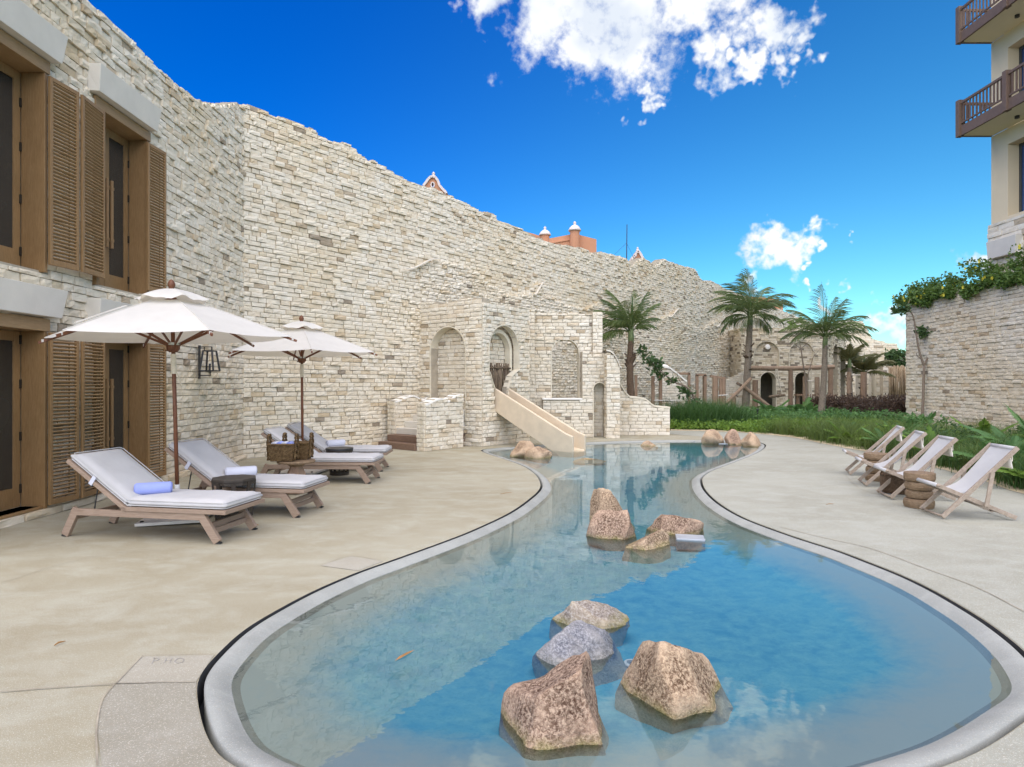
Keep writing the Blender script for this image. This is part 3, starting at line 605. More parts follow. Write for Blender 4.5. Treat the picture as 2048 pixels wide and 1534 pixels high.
# ------------------------------------------------------------------ left stone building with shuttered doors
WX = -5.9
def left_building():
    root = thing('stone_building', 'two storey cream stone building with wooden louvred doors on the left', 'building', (WX, 9, 0))
    ms = Masonry(root, 'cream_stone', 21); Y0, Y1 = 5.6, 13.72
    top = interp([(0, 6.97), (9.69, 6.95), (10.4, 6.9), (11.6, 6.93), (11.95, 7.02), (12.7, 7.28), (13.2, 7.55), (13.8, 7.8)])
    portals = [(6.57, 7.84), (8.76, 10.03)]
    floors = [(.09, 2.46, .105), (3.04, 5.69, 3.05)]
    holes = [(a, b, z0, z1) for a, b in portals for z0, z1, _ in floors]
    def ok(u, v):
        y = Y0 + u
        if v > top(y) + .05 * mnoise.noise((y * 2.3, 3.1, 0)): return False
        return not any(a < y < b and z0 < v < z1 for a, b, z0, z1 in holes)
    ms.face((WX, Y0), (0, 1), Y1 - Y0, 7.95, ok, course=.110, lens=(.13, .33), proud=(.022, .062))
    # low plinth course standing a little proud
    for b in range(14):
        y = 5.6 + b * .62; ms.b.append((WX + .02, y + .3, .045, 0, 1, 1, 0, .6, .085, .15, 0))
    ms.finish(300)
    for a, b in portals:
        for fi, (z0, z1, dz) in enumerate(floors):
            door = MB()                      # portal lining: jambs, head, threshold
            xf, xb = WX + .075, WX - .22
            door.box(xb, xf, a, a + .05, z0, z1 - .16); door.box(xb, xf, b - .05, b, z0, z1 - .16); 
            if fi == 0: door.box(xb, xf - .02, a + .05, b - .05, z0, z0 + .03)
            d = door.build('door', 'golden_wood_v', root, bevel=.004)
            d['label'] = ('ground floor' if fi == 0 else 'upper floor') + ' glazed double door in a wooden surround'
            MB().box(xb - .32, xf + .012, a - .03, b + .03, z1 - .158, z1 - .005).build('door_head', 'golden_wood_h', d, bevel=.004)
            zl0, zl1 = z0 + .03, z1 - .165; mid = (a + b) / 2
            for ya, yb in ((a + .052, mid - .004), (mid + .004, b - .052)):
                m = MB(); x0, x1 = xb - .05, xb - .005; sw = .105
                m.box(x0, x1, ya, ya + sw, zl0, zl1); m.box(x0, x1, yb - sw, yb, zl0, zl1); m.box(x0, x1, ya + sw, yb - sw, zl0, zl0 + .24); m.box(x0, x1, ya + sw, yb - sw, zl1 - .12, zl1)
                m.build('door_leaf', 'golden_wood_v', d, bevel=.003)
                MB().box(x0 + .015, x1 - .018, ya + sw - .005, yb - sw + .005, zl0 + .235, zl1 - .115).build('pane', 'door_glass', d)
                hz = .58 if fi == 0 else .62; hy = (yb - .05) if yb < mid + .1 else (ya + .05)
                h = MB(); h.tube([(x1 + .075, hy, zl0 + hz), (x1 + .075, hy, zl0 + hz + 1.02)], .024, 10)
                for q in (.12, .90):
                    h.tube([(x1 - .005, hy, zl0 + hz + q), (x1 + .09, hy, zl0 + hz + q)], .011, 8); h.tube([(x1 + .075, hy, zl0 + hz + q - .02), (x1 + .075, hy, zl0 + hz + q + .02)], .031, 10)
                h.build('handle', 'golden_wood_v', d)
            for q in (.2, .85, 1.5, 2.05):
                MB().box(xb - .004, xb + .012, b - .075, b - .052, z0 + q, z0 + q + .11).build('hinge', 'hinge_metal', d)
            if fi == 1:      # dark room behind is closed off by the glass; added dark back board keeps daylight out
                pass
            MB().box(xb - .30, xb - .28, a - .02, b + .02, z0, z1).build('back_board', 'dark_frame', d)
    # concrete lintels (tapered blocks)
    for (a, b) in ((6.45, 7.985), (8.615, 10.115)):
        for z0, z1 in ((2.475, 2.83), (5.70, 6.07)):
            xw, xf = WX - .02, WX + .235; m = MB(); 
            vs = [(xw, a, z0), (xw, b - .055, z0), (xf - .04, b - .055, z0), (xf - .04, a + .03, z0), (xw, a - .01, z1), (xw, b, z1), (xf, b, z1), (xf, a, z1)]
            m.add(vs, MB.BF); m.build('lintel', 'lintel_concrete', root, bevel=.006)
    # louvred shutters: frame plus separate slats
    sh = [((-5.777, 7.80), (-5.725, 8.25)), ((-5.715, 8.30), (-5.77, 8.84)), ((-5.80, 9.94), (-5.765, 10.40))]
    sh2 = [((-5.76, 6.02), (-5.79, 6.5))]
    slat_cache = {}
    for z0, z1 in ((.13, 2.29), (3.135, 5.49)):
        for (p, q) in sh + sh2:
            p = Vector((p[0], p[1], 0)); q = Vector((q[0], q[1], 0)); L = (q - p).length; mat = Matrix.Translation(p) @ Matrix.Rotation(math.atan2(q.y - p.y, q.x - p.x), 4, 'Z')
            fw, th = .045, .036; m = MB()
            m.box(0, fw, -th / 2, th / 2, z0, z1); m.box(L - fw, L, -th / 2, th / 2, z0, z1); m.box(fw, L - fw, -th / 2, th / 2, z0, z0 + .07); m.box(fw, L - fw, -th / 2, th / 2, z1 - .05, z1)
            o = m.build('shutter', 'golden_wood_v', None, bevel=.003); o.matrix_basis = mat; put(o, root)
            o.matrix_parent_inverse = root.matrix_basis.inverted()
            w = L - 2 * fw; key = round(w, 3)
            if key not in slat_cache:
                me = bpy.data.meshes.new('slat'); s = MB().box(-w / 2 - .004, w / 2 + .004, -.017, .017, -.006, .006, Matrix.Rotation(R(-36), 4, 'X')); me.from_pydata(s.v, [], s.f); me.materials.append(M['golden_wood_h']); slat_cache[key] = me
            n = int((z1 - z0 - .13) / .045)
            for k in range(n):
                s = bpy.data.objects.new('slat', slat_cache[key]); COL.objects.link(s); s.matrix_basis = mat @ Matrix.Translation((L / 2, 0, z0 + .07 + (k + .5) * (z1 - z0 - .12) / n)); put(s, o)
            if (p.y > 6.5):
                MB().box(L * .72, L * .72 + .012, .018, .028, z0 + .1, z1 - .1, mat).build('tilt_rod', 'golden_wood_v', o)
    return root
left_building()
def lantern():
    t = thing('wall_lantern', 'black open frame lantern on a bracket on the stone building wall', 'lantern', (WX + .06, 11.6, 1.78))
    x, y = WX + .08, 11.62
    MB().box(x, x + .02, y - .03, y + .03, 1.74, 2.36).build('back_plate', 'black_metal', t, bevel=.003)
    m = MB(); m.beam((x + .01, y, 2.33), (x + .24, y, 2.33), .018, .018); m.beam((x + .24, y, 2.335), (x + .24, y, 2.25), .018, .018); m.beam((x + .10, y, 2.33), (x + .10, y, 2.26), .014, .014); m.beam((x + .01, y, 1.80), (x + .22, y, 1.80), .018, .018); m.beam((x + .21, y, 1.79), (x + .21, y, 1.88), .014, .014); m.build('bracket', 'black_metal', t)
    m = MB(); cx = x + .20; a, b = .082, .125
    for sx in (-1, 1):
        for sy in (-1, 1): m.beam((cx + sx * a, y + sy * a, 2.26), (cx + sx * b, y + sy * b, 1.89), .027, .027)
    for z, r_ in ((2.255, a), (1.885, b)):
        for sx in (-1, 1): m.beam((cx + sx * r_, y - r_ - .01, z), (cx + sx * r_, y + r_ + .01, z), .022, .022); m.beam((cx - r_ - .01, y + sx * r_, z), (cx + r_ + .01, y + sx * r_, z), .022, .022)
    m.box(cx - b, cx + b, y - b, y + b, 1.872, 1.882); m.build('lantern_frame', 'black_metal', t)
    MB().tube([(cx, y, 1.885), (cx, y, 2.02)], .02, 8).build('candle_tube', 'black_metal', t)
lantern()

# ------------------------------------------------------------------ long ruin wall
LO = Vector((-5.9, 13.66)); LD = Vector((.78, 1.0)).normalized(); LNn = Vector((LD.y, -LD.x))
def wall_hit(px, O=LO, d=LD):
    k = (px - CX) / FPX; return (k * O.y - O.x) / (d.x - k * d.y)
def wall_uv(px, py, O=LO, d=LD):
    u = wall_hit(px, O, d); Y = O.y + d.y * u; return u, CAMZ + (CY - py) / FPX * Y
top_px = [(484, 210), (493, 209), (532, 224), (593, 246), (625, 259), (644, 274), (665, 284), (695, 289), (710, 302), (727, 317), (749, 326), (791, 346), (820, 363), (852, 373), (893, 389), (930, 407), (957, 424), (968, 422), (979, 423), (988, 430), (996, 442), (1027, 450), (1069, 474), (1106, 486), (1137, 492), (1171, 496), (1186, 507), (1211, 505), (1232, 511), (1252, 517), (1262, 531), (1286, 514), (1306, 531), (1311, 531), (1327, 519), (1360, 530), (1389, 537), (1401, 559), (1426, 564), (1447, 576), (1500, 598), (1560, 620), (1590, 632), (1650, 653)]
relief_px = [(600, 900), (765, 548), (800, 541), (825, 539), (850, 523), (870, 520), (905, 527), (935, 540), (975, 570), (1010, 590), (1040, 592), (1062, 588), (1072, 568), (1080, 590), (1130, 612), (1160, 618), (1200, 606), (1240, 612), (1300, 640), (1330, 632), (1350, 620), (1365, 645), (1400, 660), (1430, 640), (1445, 668), (1490, 700)]
def ruin_wall():
    root = thing('ruin_wall', 'very long tall cream stone wall with a ragged broken top', 'wall', (LO.x, LO.y, 0))
    T = interp([wall_uv(*p) for p in top_px]); RF = interp([wall_uv(*p) for p in relief_px]); Lend = wall_hit(1650)
    ustart = wall_hit(770); uend = wall_hit(1495)
    def ok(u, v): return v < T(u) + (.07 * mnoise.noise((u * 1.9, .3, 0)) + .05 * mnoise.noise((u * 5.1, .9, 0)) if u > .5 else 0)
    def off(u, v): return .15 * min(1, max(0, (u - ustart) / 2.2)) if (ustart < u < uend and v < RF(u)) else 0.0
    ms = Masonry(root, 'cream_stone', 5); L1 = wall_hit(1520)
    ms.face(LO, LD, L1, 9.2, ok, course=.106, lens=(.15, .37), off=off, proud=(.022, .068), thick=.5, du=.12)
    ms.face(LO + LD * L1, LD, Lend - L1, 9.5, lambda u, v: ok(u + L1, v), course=.125, lens=(.25, .55), proud=(.03, .10), thick=.5, du=.25)
    ms.finish(300)
    # pale mortar caps where the relief layer steps
    for a, b in (((800, 541), (868, 520)), ((1058, 592), (1078, 567)), ((1330, 636), (1352, 619)), ((1425, 655), (1446, 638))):
        u0, v0 = wall_uv(*a); u1, v1 = wall_uv(*b); pts = []; top = a[1] < 535 and a[0] > 1100
        for k in range(7):
            s = k / 6; u = u0 + (u1 - u0) * s; v = v0 + (v1 - v0) * (s * s * (3 - 2 * s)); p = LO + LD * u; pts.append((p, v + .03))
        m = MB(); vs = []; o0, o1 = (.10, -.05) if top else (.26, .18)
        for p, v in pts:
            a_ = p + LNn * o0; b_ = p + LNn * o1; vs += [(a_.x, a_.y, v - .03), (a_.x, a_.y, v), (b_.x, b_.y, v + .01)]
        fs = []
        for k in range(6): fs += [(3 * k, 3 * k + 3, 3 * k + 4, 3 * k + 1), (3 * k + 1, 3 * k + 4, 3 * k + 5, 3 * k + 2)]
        m.add(vs, fs).build('ledge_cap', 'ledge_plaster', root)
ruin_wall()

# ------------------------------------------------------------------ slide tower
PD = Vector((LD.y, -LD.x))                      # out of the long wall, toward the pool
P3 = Vector((-.786, 16.37)); L0 = Vector((-2.70, 17.80)); FA = (P3 - L0); FAL = FA.length; FA.normalize()
P4 = P3 + LD * 2.06
def slide_tower():
    root = thing('slide_tower', 'cream stone play tower with round arches beside the pool', 'tower', (-.5, 17.2, 0))
    ms = Masonry(root, 'pale_stone', 9)
    ra = lambda u, k: 3.90 + .10 * mnoise.noise((u * 1.4, k, 0))
    # left face with arched niche
    aA = (.52, 1.86, .55, 3.22)
    ms.face(L0, FA, FAL, 4.2, lambda u, v: v < ra(u, 1) and not in_arch(u, v, *aA), thick=.28, course=.108, lens=(.15, .38), proud=(.025, .065))
    arch_lining(L0, FA, aA[0], aA[1], aA[2], aA[3], .035, -.28).build('arch_lining', 'smooth_plaster', root)
    Ln = Vector((FA.y, -FA.x)); ms.face(L0 - Ln * .30, FA, FAL - .1, 3.4, None, thick=.1, course=.108, lens=(.15, .38), proud=(.02, .05))
    # pool face with doorway for the slide
    aB = (.24, 1.58, 1.95, 3.26); sh = interp([(.10, 2.05), (.24, 1.98), (.36, 1.72), (.45, 1.5), (.47, .95), (1.03, .95), (1.05, 1.5), (1.18, 1.8), (1.40, 1.95), (1.58, 2.02)])
    def okB(u, v):
        if v > ra(u, 4) - .08: return False
        if in_arch(u, v, *aB): return False
        if v < 1.96 and .24 < u < 1.58 and v > sh(u): return False
        return True
    ms.face(P3, LD, 2.06, 4.2, okB, thick=.16, course=.108, lens=(.15, .38), proud=(.025, .065))
    arch_lining(P3, LD, aB[0], aB[1], 2.0, aB[3], .035, -.16).build('arch_lining', 'smooth_plaster', root)
    n2 = Vector((LD.y, -LD.x)); ob = P3 - n2 * .165; aB2 = (.40, 1.42, 2.0, 3.06)
    ms.face(ob - n2 * .26, LD, 2.0, 3.5, None, thick=.1, course=.108, lens=(.15, .38), proud=(.02, .05), z0=.8)
    arch_lining(ob, LD, aB2[0] - .08, aB2[1] + .10, 2.0, aB2[3] + .08, -.02, -.20, .10).build('arch_lining', 'smooth_plaster', root)
    # pilaster and frontal arch wall C
    YC = 19.6; YE = 19.22; XC0, XC1 = .44, 2.81
    aC = (1.22 - XC0, 2.12 - XC0, 1.20, 3.06)
    def okC(u, v): return v < 3.86 + .09 * mnoise.noise((u * 2, 7, 0)) and not in_arch(u, v, *aC)
    ms.face((XC0, YC), (1, 0), XC1 - XC0, 4.1, okC, thick=.40, course=.108, lens=(.15, .38), proud=(.025, .06))
    arch_lining((XC0, YC), (1, 0), aC[0], aC[1], aC[2], aC[3], .03, -.4).build('arch_lining', 'smooth_plaster', root)
    MB().box(.93, 2.16, YE - .07, YC + .02, 1.15, 1.20).build('sill', 'white_plaster', root, bevel=.01)
    ms.face((.47, YC - .16), (1, 0), .24, 3.95, None, thick=.15, course=.108, lens=(.12, .24), proud=(.02, .05))
    ms.face((XC1 - .30, YC - .13), (1, 0), .31, 3.86, lambda u, v: v > 2.6, thick=.12, course=.108, lens=(.15, .31), proud=(.02, .05), z0=2.6)
    # lower wall with little niche and the round-topped pier
    YE = 19.22; aD = (2.48 - .95, 2.90 - .95, 0.0, 1.70)
    ms.face((.95, YE), (1, 0), 2.07, 2.66, lambda u, v: not in_arch(u, v, *aD) and v < (1.14 if u < 1.2 else 2.60 + .05 * math.sin(u * 6)), thick=.38, course=.108, lens=(.12, .36), proud=(.02, .05))
    arch_lining((.95, YE), (1, 0), aD[0], aD[1], .0, aD[3], .05, -.38).build('arch_lining', 'smooth_plaster', root)
    ms.face((2.42, YE + .36), (1, 0), .6, 1.9, None, thick=.04, course=.108, lens=(.12, .36), proud=(.01, .03))
    pier = interp([(0, 2.60), (.1, 2.58), (.22, 2.48), (.32, 2.30), (.40, 2.08)])
    ms.face((2.84, 18.75), (1, 0), .40, 2.6, lambda u, v: v < pier(u), thick=.82, course=.108, lens=(.16, .40), proud=(.015, .04), du=.04)
    ms.face((2.84, 19.2), (0, -1), .45, 2.55, None, thick=.05, course=.108, lens=(.16, .30), proud=(.01, .03), backing=False)
    m = MB(); vs = []
    for k in range(9):
        u = -.02 + .46 * k / 8; z = pier(max(0, min(.4, u))) + .02
        vs += [(2.84 + u, 18.67, z), (2.84 + u, 18.67, z + .045), (2.84 + u, 19.6, z + .045), (2.84 + u, 19.6, z)]
    fs = [(4 * k + a, 4 * k + 4 + a, 4 * k + 4 + (a + 1) % 4, 4 * k + (a + 1) % 4) for k in range(8) for a in range(4)]
    m.add(vs, fs).build('pier_cap', 'ledge_plaster', root)
    for k in range(4):          # pale shoulder stones under the cap
        z = 2.05 + .02
    ms.finish(300)
    # floor slab of the upper deck and shoulders of the doorway
    q = [L0 - Ln * .45, P3 + LD * .1 - n2 * .3, P4 - n2 * .3, P4 - n2 * 1.3, L0 + LD * .6]
    MB().prism([(p.x, p.y, .80) for p in q], (0, 0, .14)).build('floor_slab', 'smooth_plaster', root)
    for us in ([(.22, 1.98), (.30, 1.86), (.38, 1.66), (.47, 1.50)], [(1.60, 2.04), (1.42, 1.96), (1.20, 1.83), (1.04, 1.50)]):
        vs = []
        for u, z in us:
            p = P3 + LD * u
            for o_, dz in ((.07, 0), (.07, .03), (-.14, .03), (-.14, 0)): e = p + n2 * o_; vs.append((e.x, e.y, z + dz))
        MB().add(vs, [(4 * k + a, 4 * k + 4 + a, 4 * k + 4 + (a + 1) % 4, 4 * k + (a + 1) % 4) for k in range(3) for a in range(4)] + [(0, 1, 2, 3), (12, 15, 14, 13)]).build('shoulder_cap', 'smooth_plaster', root)
slide_tower()
def bamboo_gate():
    n2 = Vector((LD.y, -LD.x)); base = P3 - n2 * .20
    t = thing('bamboo_gate', 'dark bamboo cane gate inside the tower doorway above the slide', 'gate', (base.x, base.y, .95)); r = random.Random(3)
    for k in range(24):
        u = .22 + k * .051; p = base + LD * u + n2 * r.uniform(-.02, .02); h = r.uniform(2.13, 2.22); l = r.uniform(-.02, .02)
        MB().tube([(p.x, p.y, .94), (p.x + l, p.y, h)], r.uniform(.016, .025), 7).build('cane', 'dark_cane', t, smooth=True)
    for z in (1.25, 2.08):
        a = base + LD * .2 + n2 * .04; b = base + LD * 1.42 + n2 * .04; MB().tube([(a.x, a.y, z), (b.x, b.y, z)], .022, 7).build('rail', 'dark_cane', t, smooth=True)
bamboo_gate()
def slide():
    S = Vector((-.497, 16.80)) - PD * .25; D = PD; W = LD; L = 2.75; n = 26
    t = thing('water_slide', 'smooth tan concrete slide running down into the pool', 'slide', (1.4, 15.3, -.2))
    zt = interp([(0, 1.56), (.3, 1.52), (2.55, .42), (2.75, .36)]); zf = interp([(0, 1.02), (.3, 1.0), (1.0, .66), (2.1, .09), (2.45, -.02), (2.75, -.06)])
    zb = interp([(0, .93), (.3, .92), (.42, .84), (2.4, -.17), (2.75, -.25)])
    def wall(w0, w1, name):
        vs = []
        for k in range(n + 1):
            s = L * k / n
            for w, z in ((w0, zb(s)), (w1, zb(s)), (w1, zt(s) - .02), ((w1 * .75 + w0 * .25), zt(s)), ((w1 * .25 + w0 * .75), zt(s)), (w0, zt(s) - .02)):
                p = S + D * s + W * w; vs.append((p.x, p.y, z))
        fs = [(6 * k + a, 6 * k + 6 + a, 6 * k + 6 + (a + 1) % 6, 6 * k + (a + 1) % 6) for k in range(n) for a in range(6)] + [tuple(range(6)), tuple(reversed(range(6 * n, 6 * n + 6)))]
        MB().add(vs, fs).build(name, 'slide_plaster', t, bevel=.01)
    wall(0, .075, 'side_wall'); wall(.575, .65, 'side_wall')
    vs = []
    for k in range(n + 1):
        s = L * k / n
        for w, z in ((.07, zf(s) - .1), (.58, zf(s) - .1), (.58, zf(s) + .05), (.50, zf(s)), (.15, zf(s)), (.07, zf(s) + .05)):
            p = S + D * s + W * w; vs.append((p.x, p.y, z))
    fs = [(6 * k + a, 6 * k + 6 + a, 6 * k + 6 + (a + 1) % 6, 6 * k + (a + 1) % 6) for k in range(n) for a in range(6)] + [tuple(range(6)), tuple(reversed(range(6 * n, 6 * n + 6)))]
    MB().add(vs, fs).build('chute', 'slide_plaster', t, smooth=False)
slide()
def staircase():
    root = thing('stone_staircase', 'stone stair with wavy topped side walls and brown steps left of the tower', 'staircase', (-2.6, 15.8, 0))
    ms = Masonry(root, 'pale_stone', 14); Pw = Vector((-2.12, 15.17)); n2 = PD
    wave = lambda u: 1.15 + .15 * abs(math.sin(u * 3.6 + .2)) * min(1, u * 1.4) + .06 * u
    ms.face(Pw, LD, 1.36, 1.6, lambda u, v: v < wave(u), thick=.26, course=.108, lens=(.14, .34), proud=(.02, .055), du=.05)
    Pe = Pw - n2 * .26; ms.face(Pe, (n2.x, n2.y), .27, 1.18, None, thick=.05, course=.108, lens=(.12, .27), proud=(.015, .035), backing=False)
    # inner parapet against the long wall
    uL = wall_hit(768); PL = LO + LD * uL + n2 * .42
    w2 = lambda u: 1.18 + .17 * abs(math.sin(u * 3.0 + .1)) * min(1, u * 1.5)
    ms.face(PL, LD, 1.45, 1.6, lambda u, v: v < w2(u), thick=.26, course=.108, lens=(.14, .34), proud=(.02, .05), du=.05)
    Pe2 = PL - n2 * .26; ms.face(Pe2, (n2.x, n2.y), .27, 1.18, None, thick=.05, course=.108, lens=(.12, .27), proud=(.015, .035), backing=False)
    ms.finish(300)
    for P, f, L in ((Pw, wave, 1.36), (PL, w2, 1.45)):
        vs = []; N = 20
        for k in range(N + 1):
            u = L * k / N; p = P + LD * u; z = f(u) - .005
            for o_, dz in ((.035, -.03), (.035, .010), (-.24, .02), (-.24, -.03)): e = p + n2 * o_; vs.append((e.x, e.y, z + dz))
        MB().add(vs, [(4 * k + a, 4 * k + 4 + a, 4 * k + 4 + (a + 1) % 4, 4 * k + (a + 1) % 4) for k in range(N) for a in range(4)] + [(0, 1, 2, 3), (4 * N, 4 * N + 3, 4 * N + 2, 4 * N + 1)]).build('wall_cap', 'white_plaster', root, smooth=False)
    # steps between the two walls
    gap = (Pw - n2 * .26 - PL).dot(-n2) * -1; width = abs((Pw - n2 * .26 - PL).dot(n2))
    B0 = Pw - n2 * .27 - LD * .08
    for k in range(6):
        p = B0 + LD * (.30 * k); q0 = p; q1 = p - n2 * (width - .02); e = LD * (2.0 - .3 * k)
        m = MB().prism([(q0.x, q0.y, .16 * k), (q1.x, q1.y, .16 * k), ((q1 + e).x, (q1 + e).y, .16 * k), ((q0 + e).x, (q0 + e).y, .16 * k)], (0, 0, .157))
        m.build('step', 'step_wood' if k < 2 else 'lintel_concrete', root, bevel=.006)
staircase()
def low_wall():
    root = thing('low_wall', 'low stone wall with a curved stepped top right of the tower', 'wall', (4.2, 20, 0)); ms = Masonry(root, 'pale_stone', 17)
    f = interp([(0, 1.85), (.12, 1.62), (.28, 1.36), (.42, 1.22), (.75, 1.20), (.95, 1.14), (1.12, .98), (1.25, .92), (1.65, .88)])
    ms.face((3.35, 20.0), (1, 0), 1.70, 2.0, lambda u, v: v < f(u), thick=.35, course=.108, lens=(.18, .42), proud=(.02, .05), du=.04); ms.finish(300)
    vs = []; N = 24
    for k in range(N + 1):
        u = 1.7 * k / N; z = f(u) + .0
        for o_, dz in ((-.055, -.03), (-.055, .022), (.36, .03), (.36, -.03)): vs.append((3.35 + u, 20 + o_, z + dz))
    MB().add(vs, [(4 * k + a, 4 * k + 4 + a, 4 * k + 4 + (a + 1) % 4, 4 * k + (a + 1) % 4) for k in range(N) for a in range(4)] + [(0, 1, 2, 3), (4 * N, 4 * N + 3, 4 * N + 2, 4 * N + 1)]).build('wall_cap', 'smooth_plaster', root)
low_wall()

# ------------------------------------------------------------------ right garden wall and hotel
GW0 = Vector((15.8, 25.0)); GWD = Vector((-.055, -1)).normalized()
def garden_wall():
    root = thing('garden_wall', 'tall pale stone garden wall on the right topped with flowering vines', 'wall', (GW0.x, GW0.y, 0)); ms = Masonry(root, 'pale_stone', 31)
    ms.face(GW0, GWD, 9.2, 4.98, None, course=.120, lens=(.20, .48), proud=(.02, .06), thick=.5, du=.4)
    ms.face((15.8 + 1.2, 25.05), (-1, 0), 1.2, 4.98, None, thick=.3, proud=(.02, .06))
    ms.finish(300)
garden_wall()
def hotel():
    root = thing('hotel_building', 'tall beige hotel block with wooden balconies in the upper right corner', 'building', (18, 20, 0))
    XF, YF, YN = 17.1, 22.3, 11.0
    m = MB(); m.box(XF + .02, 30, YN, YF - .02, 0, 7.2); m.build('base_core', 'mortar', root)
    ms = Masonry(root, 'pale_stone', 41); ms.face((XF - .1, YF), (0, -1), YF - 16.5, 7.28, lambda u, v: v > 4.2, thick=.1, z0=4.2, course=.2, lens=(.35, .8), proud=(.02, .06), du=1); ms.finish(300)
    # rendered storeys: piers between recessed windows
    wins = [(21.55, 18.0), (17.2, 13.5)]
    m = MB()
    for z0, z1 in ((7.3, 10.45), (10.75, 13.78), (14.1, 18)):
        m.box(XF, XF + .5, 21.55, YF, z0, z1); m.box(XF, XF + .5, 17.2, 18.0, z0, z1); m.box(XF, XF + .5, YN, 13.5, z0, z1)
        for a, b in wins: m.box(XF + .002, XF + .5, b, a, z1 - .55, z1 - .002); m.box(XF + .002, XF + .5, b, a, z0, z0 + .12)
        m.box(XF + .5, 30, YF - .3, YF - .002, z0, z1)
    m.build('wall', 'hotel_render', root)
    for z0, z1 in ((7.3, 10.45), (10.75, 13.78)):
        for a, b in wins:
            w = MB(); x = XF + .38; w.box(x, x + .08, a - .10, a, z0 + .12, z1 - .55); w.box(x, x + .08, b, b + .1, z0 + .12, z1 - .55); w.box(x, x + .08, b + .1, a - .1, z1 - .65, z1 - .55); w.box(x, x + .08, b + .1, a - .1, z0 + .12, z0 + .22); w.box(x, x + .08, (a + b) / 2 - .05, (a + b) / 2 + .05, z0 + .22, z1 - .65)
            wo = w.build('window', 'dark_frame', root); MB().box(x + .03, x + .05, b + .1, a - .1, z0 + .22, z1 - .65).build('pane', 'blue_glass', wo)
    # balconies
    for zb in (10.45, 13.78):
        bal = MB().box(XF - 1.10, XF + .02, YN, YF - .04, zb + .02, zb + .26).build('balcony', 'hotel_soffit', root)
        MB().box(XF - 1.17, XF - 1.10, YN, YF, zb, zb + .34).build('fascia', 'balcony_wood', bal); MB().box(XF - 1.10, XF, YF - .04, YF + .03, zb, zb + .34).build('fascia', 'balcony_wood', bal)
        for yy in (YF - .03, 20.15, 17.9, 15.6, 13.4): MB().box(XF - 1.24, XF - 1.06, yy - .09, yy + .09, zb - .02, zb + 1.28).build('post', 'balcony_wood', bal, bevel=.01)
        m = MB(); m.box(XF - 1.19, XF - 1.11, YN, YF, zb + 1.12, zb + 1.20)
        m.box(XF - 1.175, XF - 1.125, YN, YF, zb + .42, zb + .47); m.box(XF - 1.17, XF, YF - .07, YF + .01, zb + 1.12, zb + 1.20); m.box(XF - 1.17, XF, YF - .05, YF, zb + .42, zb + .47); m.build('rail', 'balcony_wood', bal)
        bm_ = bpy.data.meshes.new('baluster'); q = MB().box(-.02, .02, -.02, .02, .47, 1.12); bm_.from_pydata(q.v, [], q.f); bm_.materials.append(M['balcony_wood'])
        yy = YF - .22
        while yy > 14.5:
            o = bpy.data.objects.new('baluster', bm_); COL.objects.link(o); o.matrix_basis = Matrix.Translation((XF - 1.15, yy, zb)); put(o, bal); yy -= .155
        for k in range(7):
            o = bpy.data.objects.new('baluster', bm_); COL.objects.link(o); o.matrix_basis = Matrix.Translation((XF - .98 + k * .15, YF - .025, zb)); put(o, bal)
        for yy in (20.6, 18.8): MB().lathe([(.07, -.06), (.07, .02)], (XF - .45, yy, zb), 14).build('ceiling_lamp', 'black_metal', bal)
    m = MB(); a, b, z0, z1, xw, xf = 22.05, 20.75, 6.02, 6.62, XF - .1, XF - .38
    m.add([(xw, b, z0), (xw, a, z0), (xf + .06, a, z0), (xf + .06, b + .1, z0), (xw, b, z1), (xw, a, z1), (xf, a, z1), (xf, b, z1)], MB.BF).build('lintel', 'lintel_concrete', root, bevel=.01)
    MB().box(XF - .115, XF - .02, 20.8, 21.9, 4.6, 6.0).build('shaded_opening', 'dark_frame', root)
hotel()

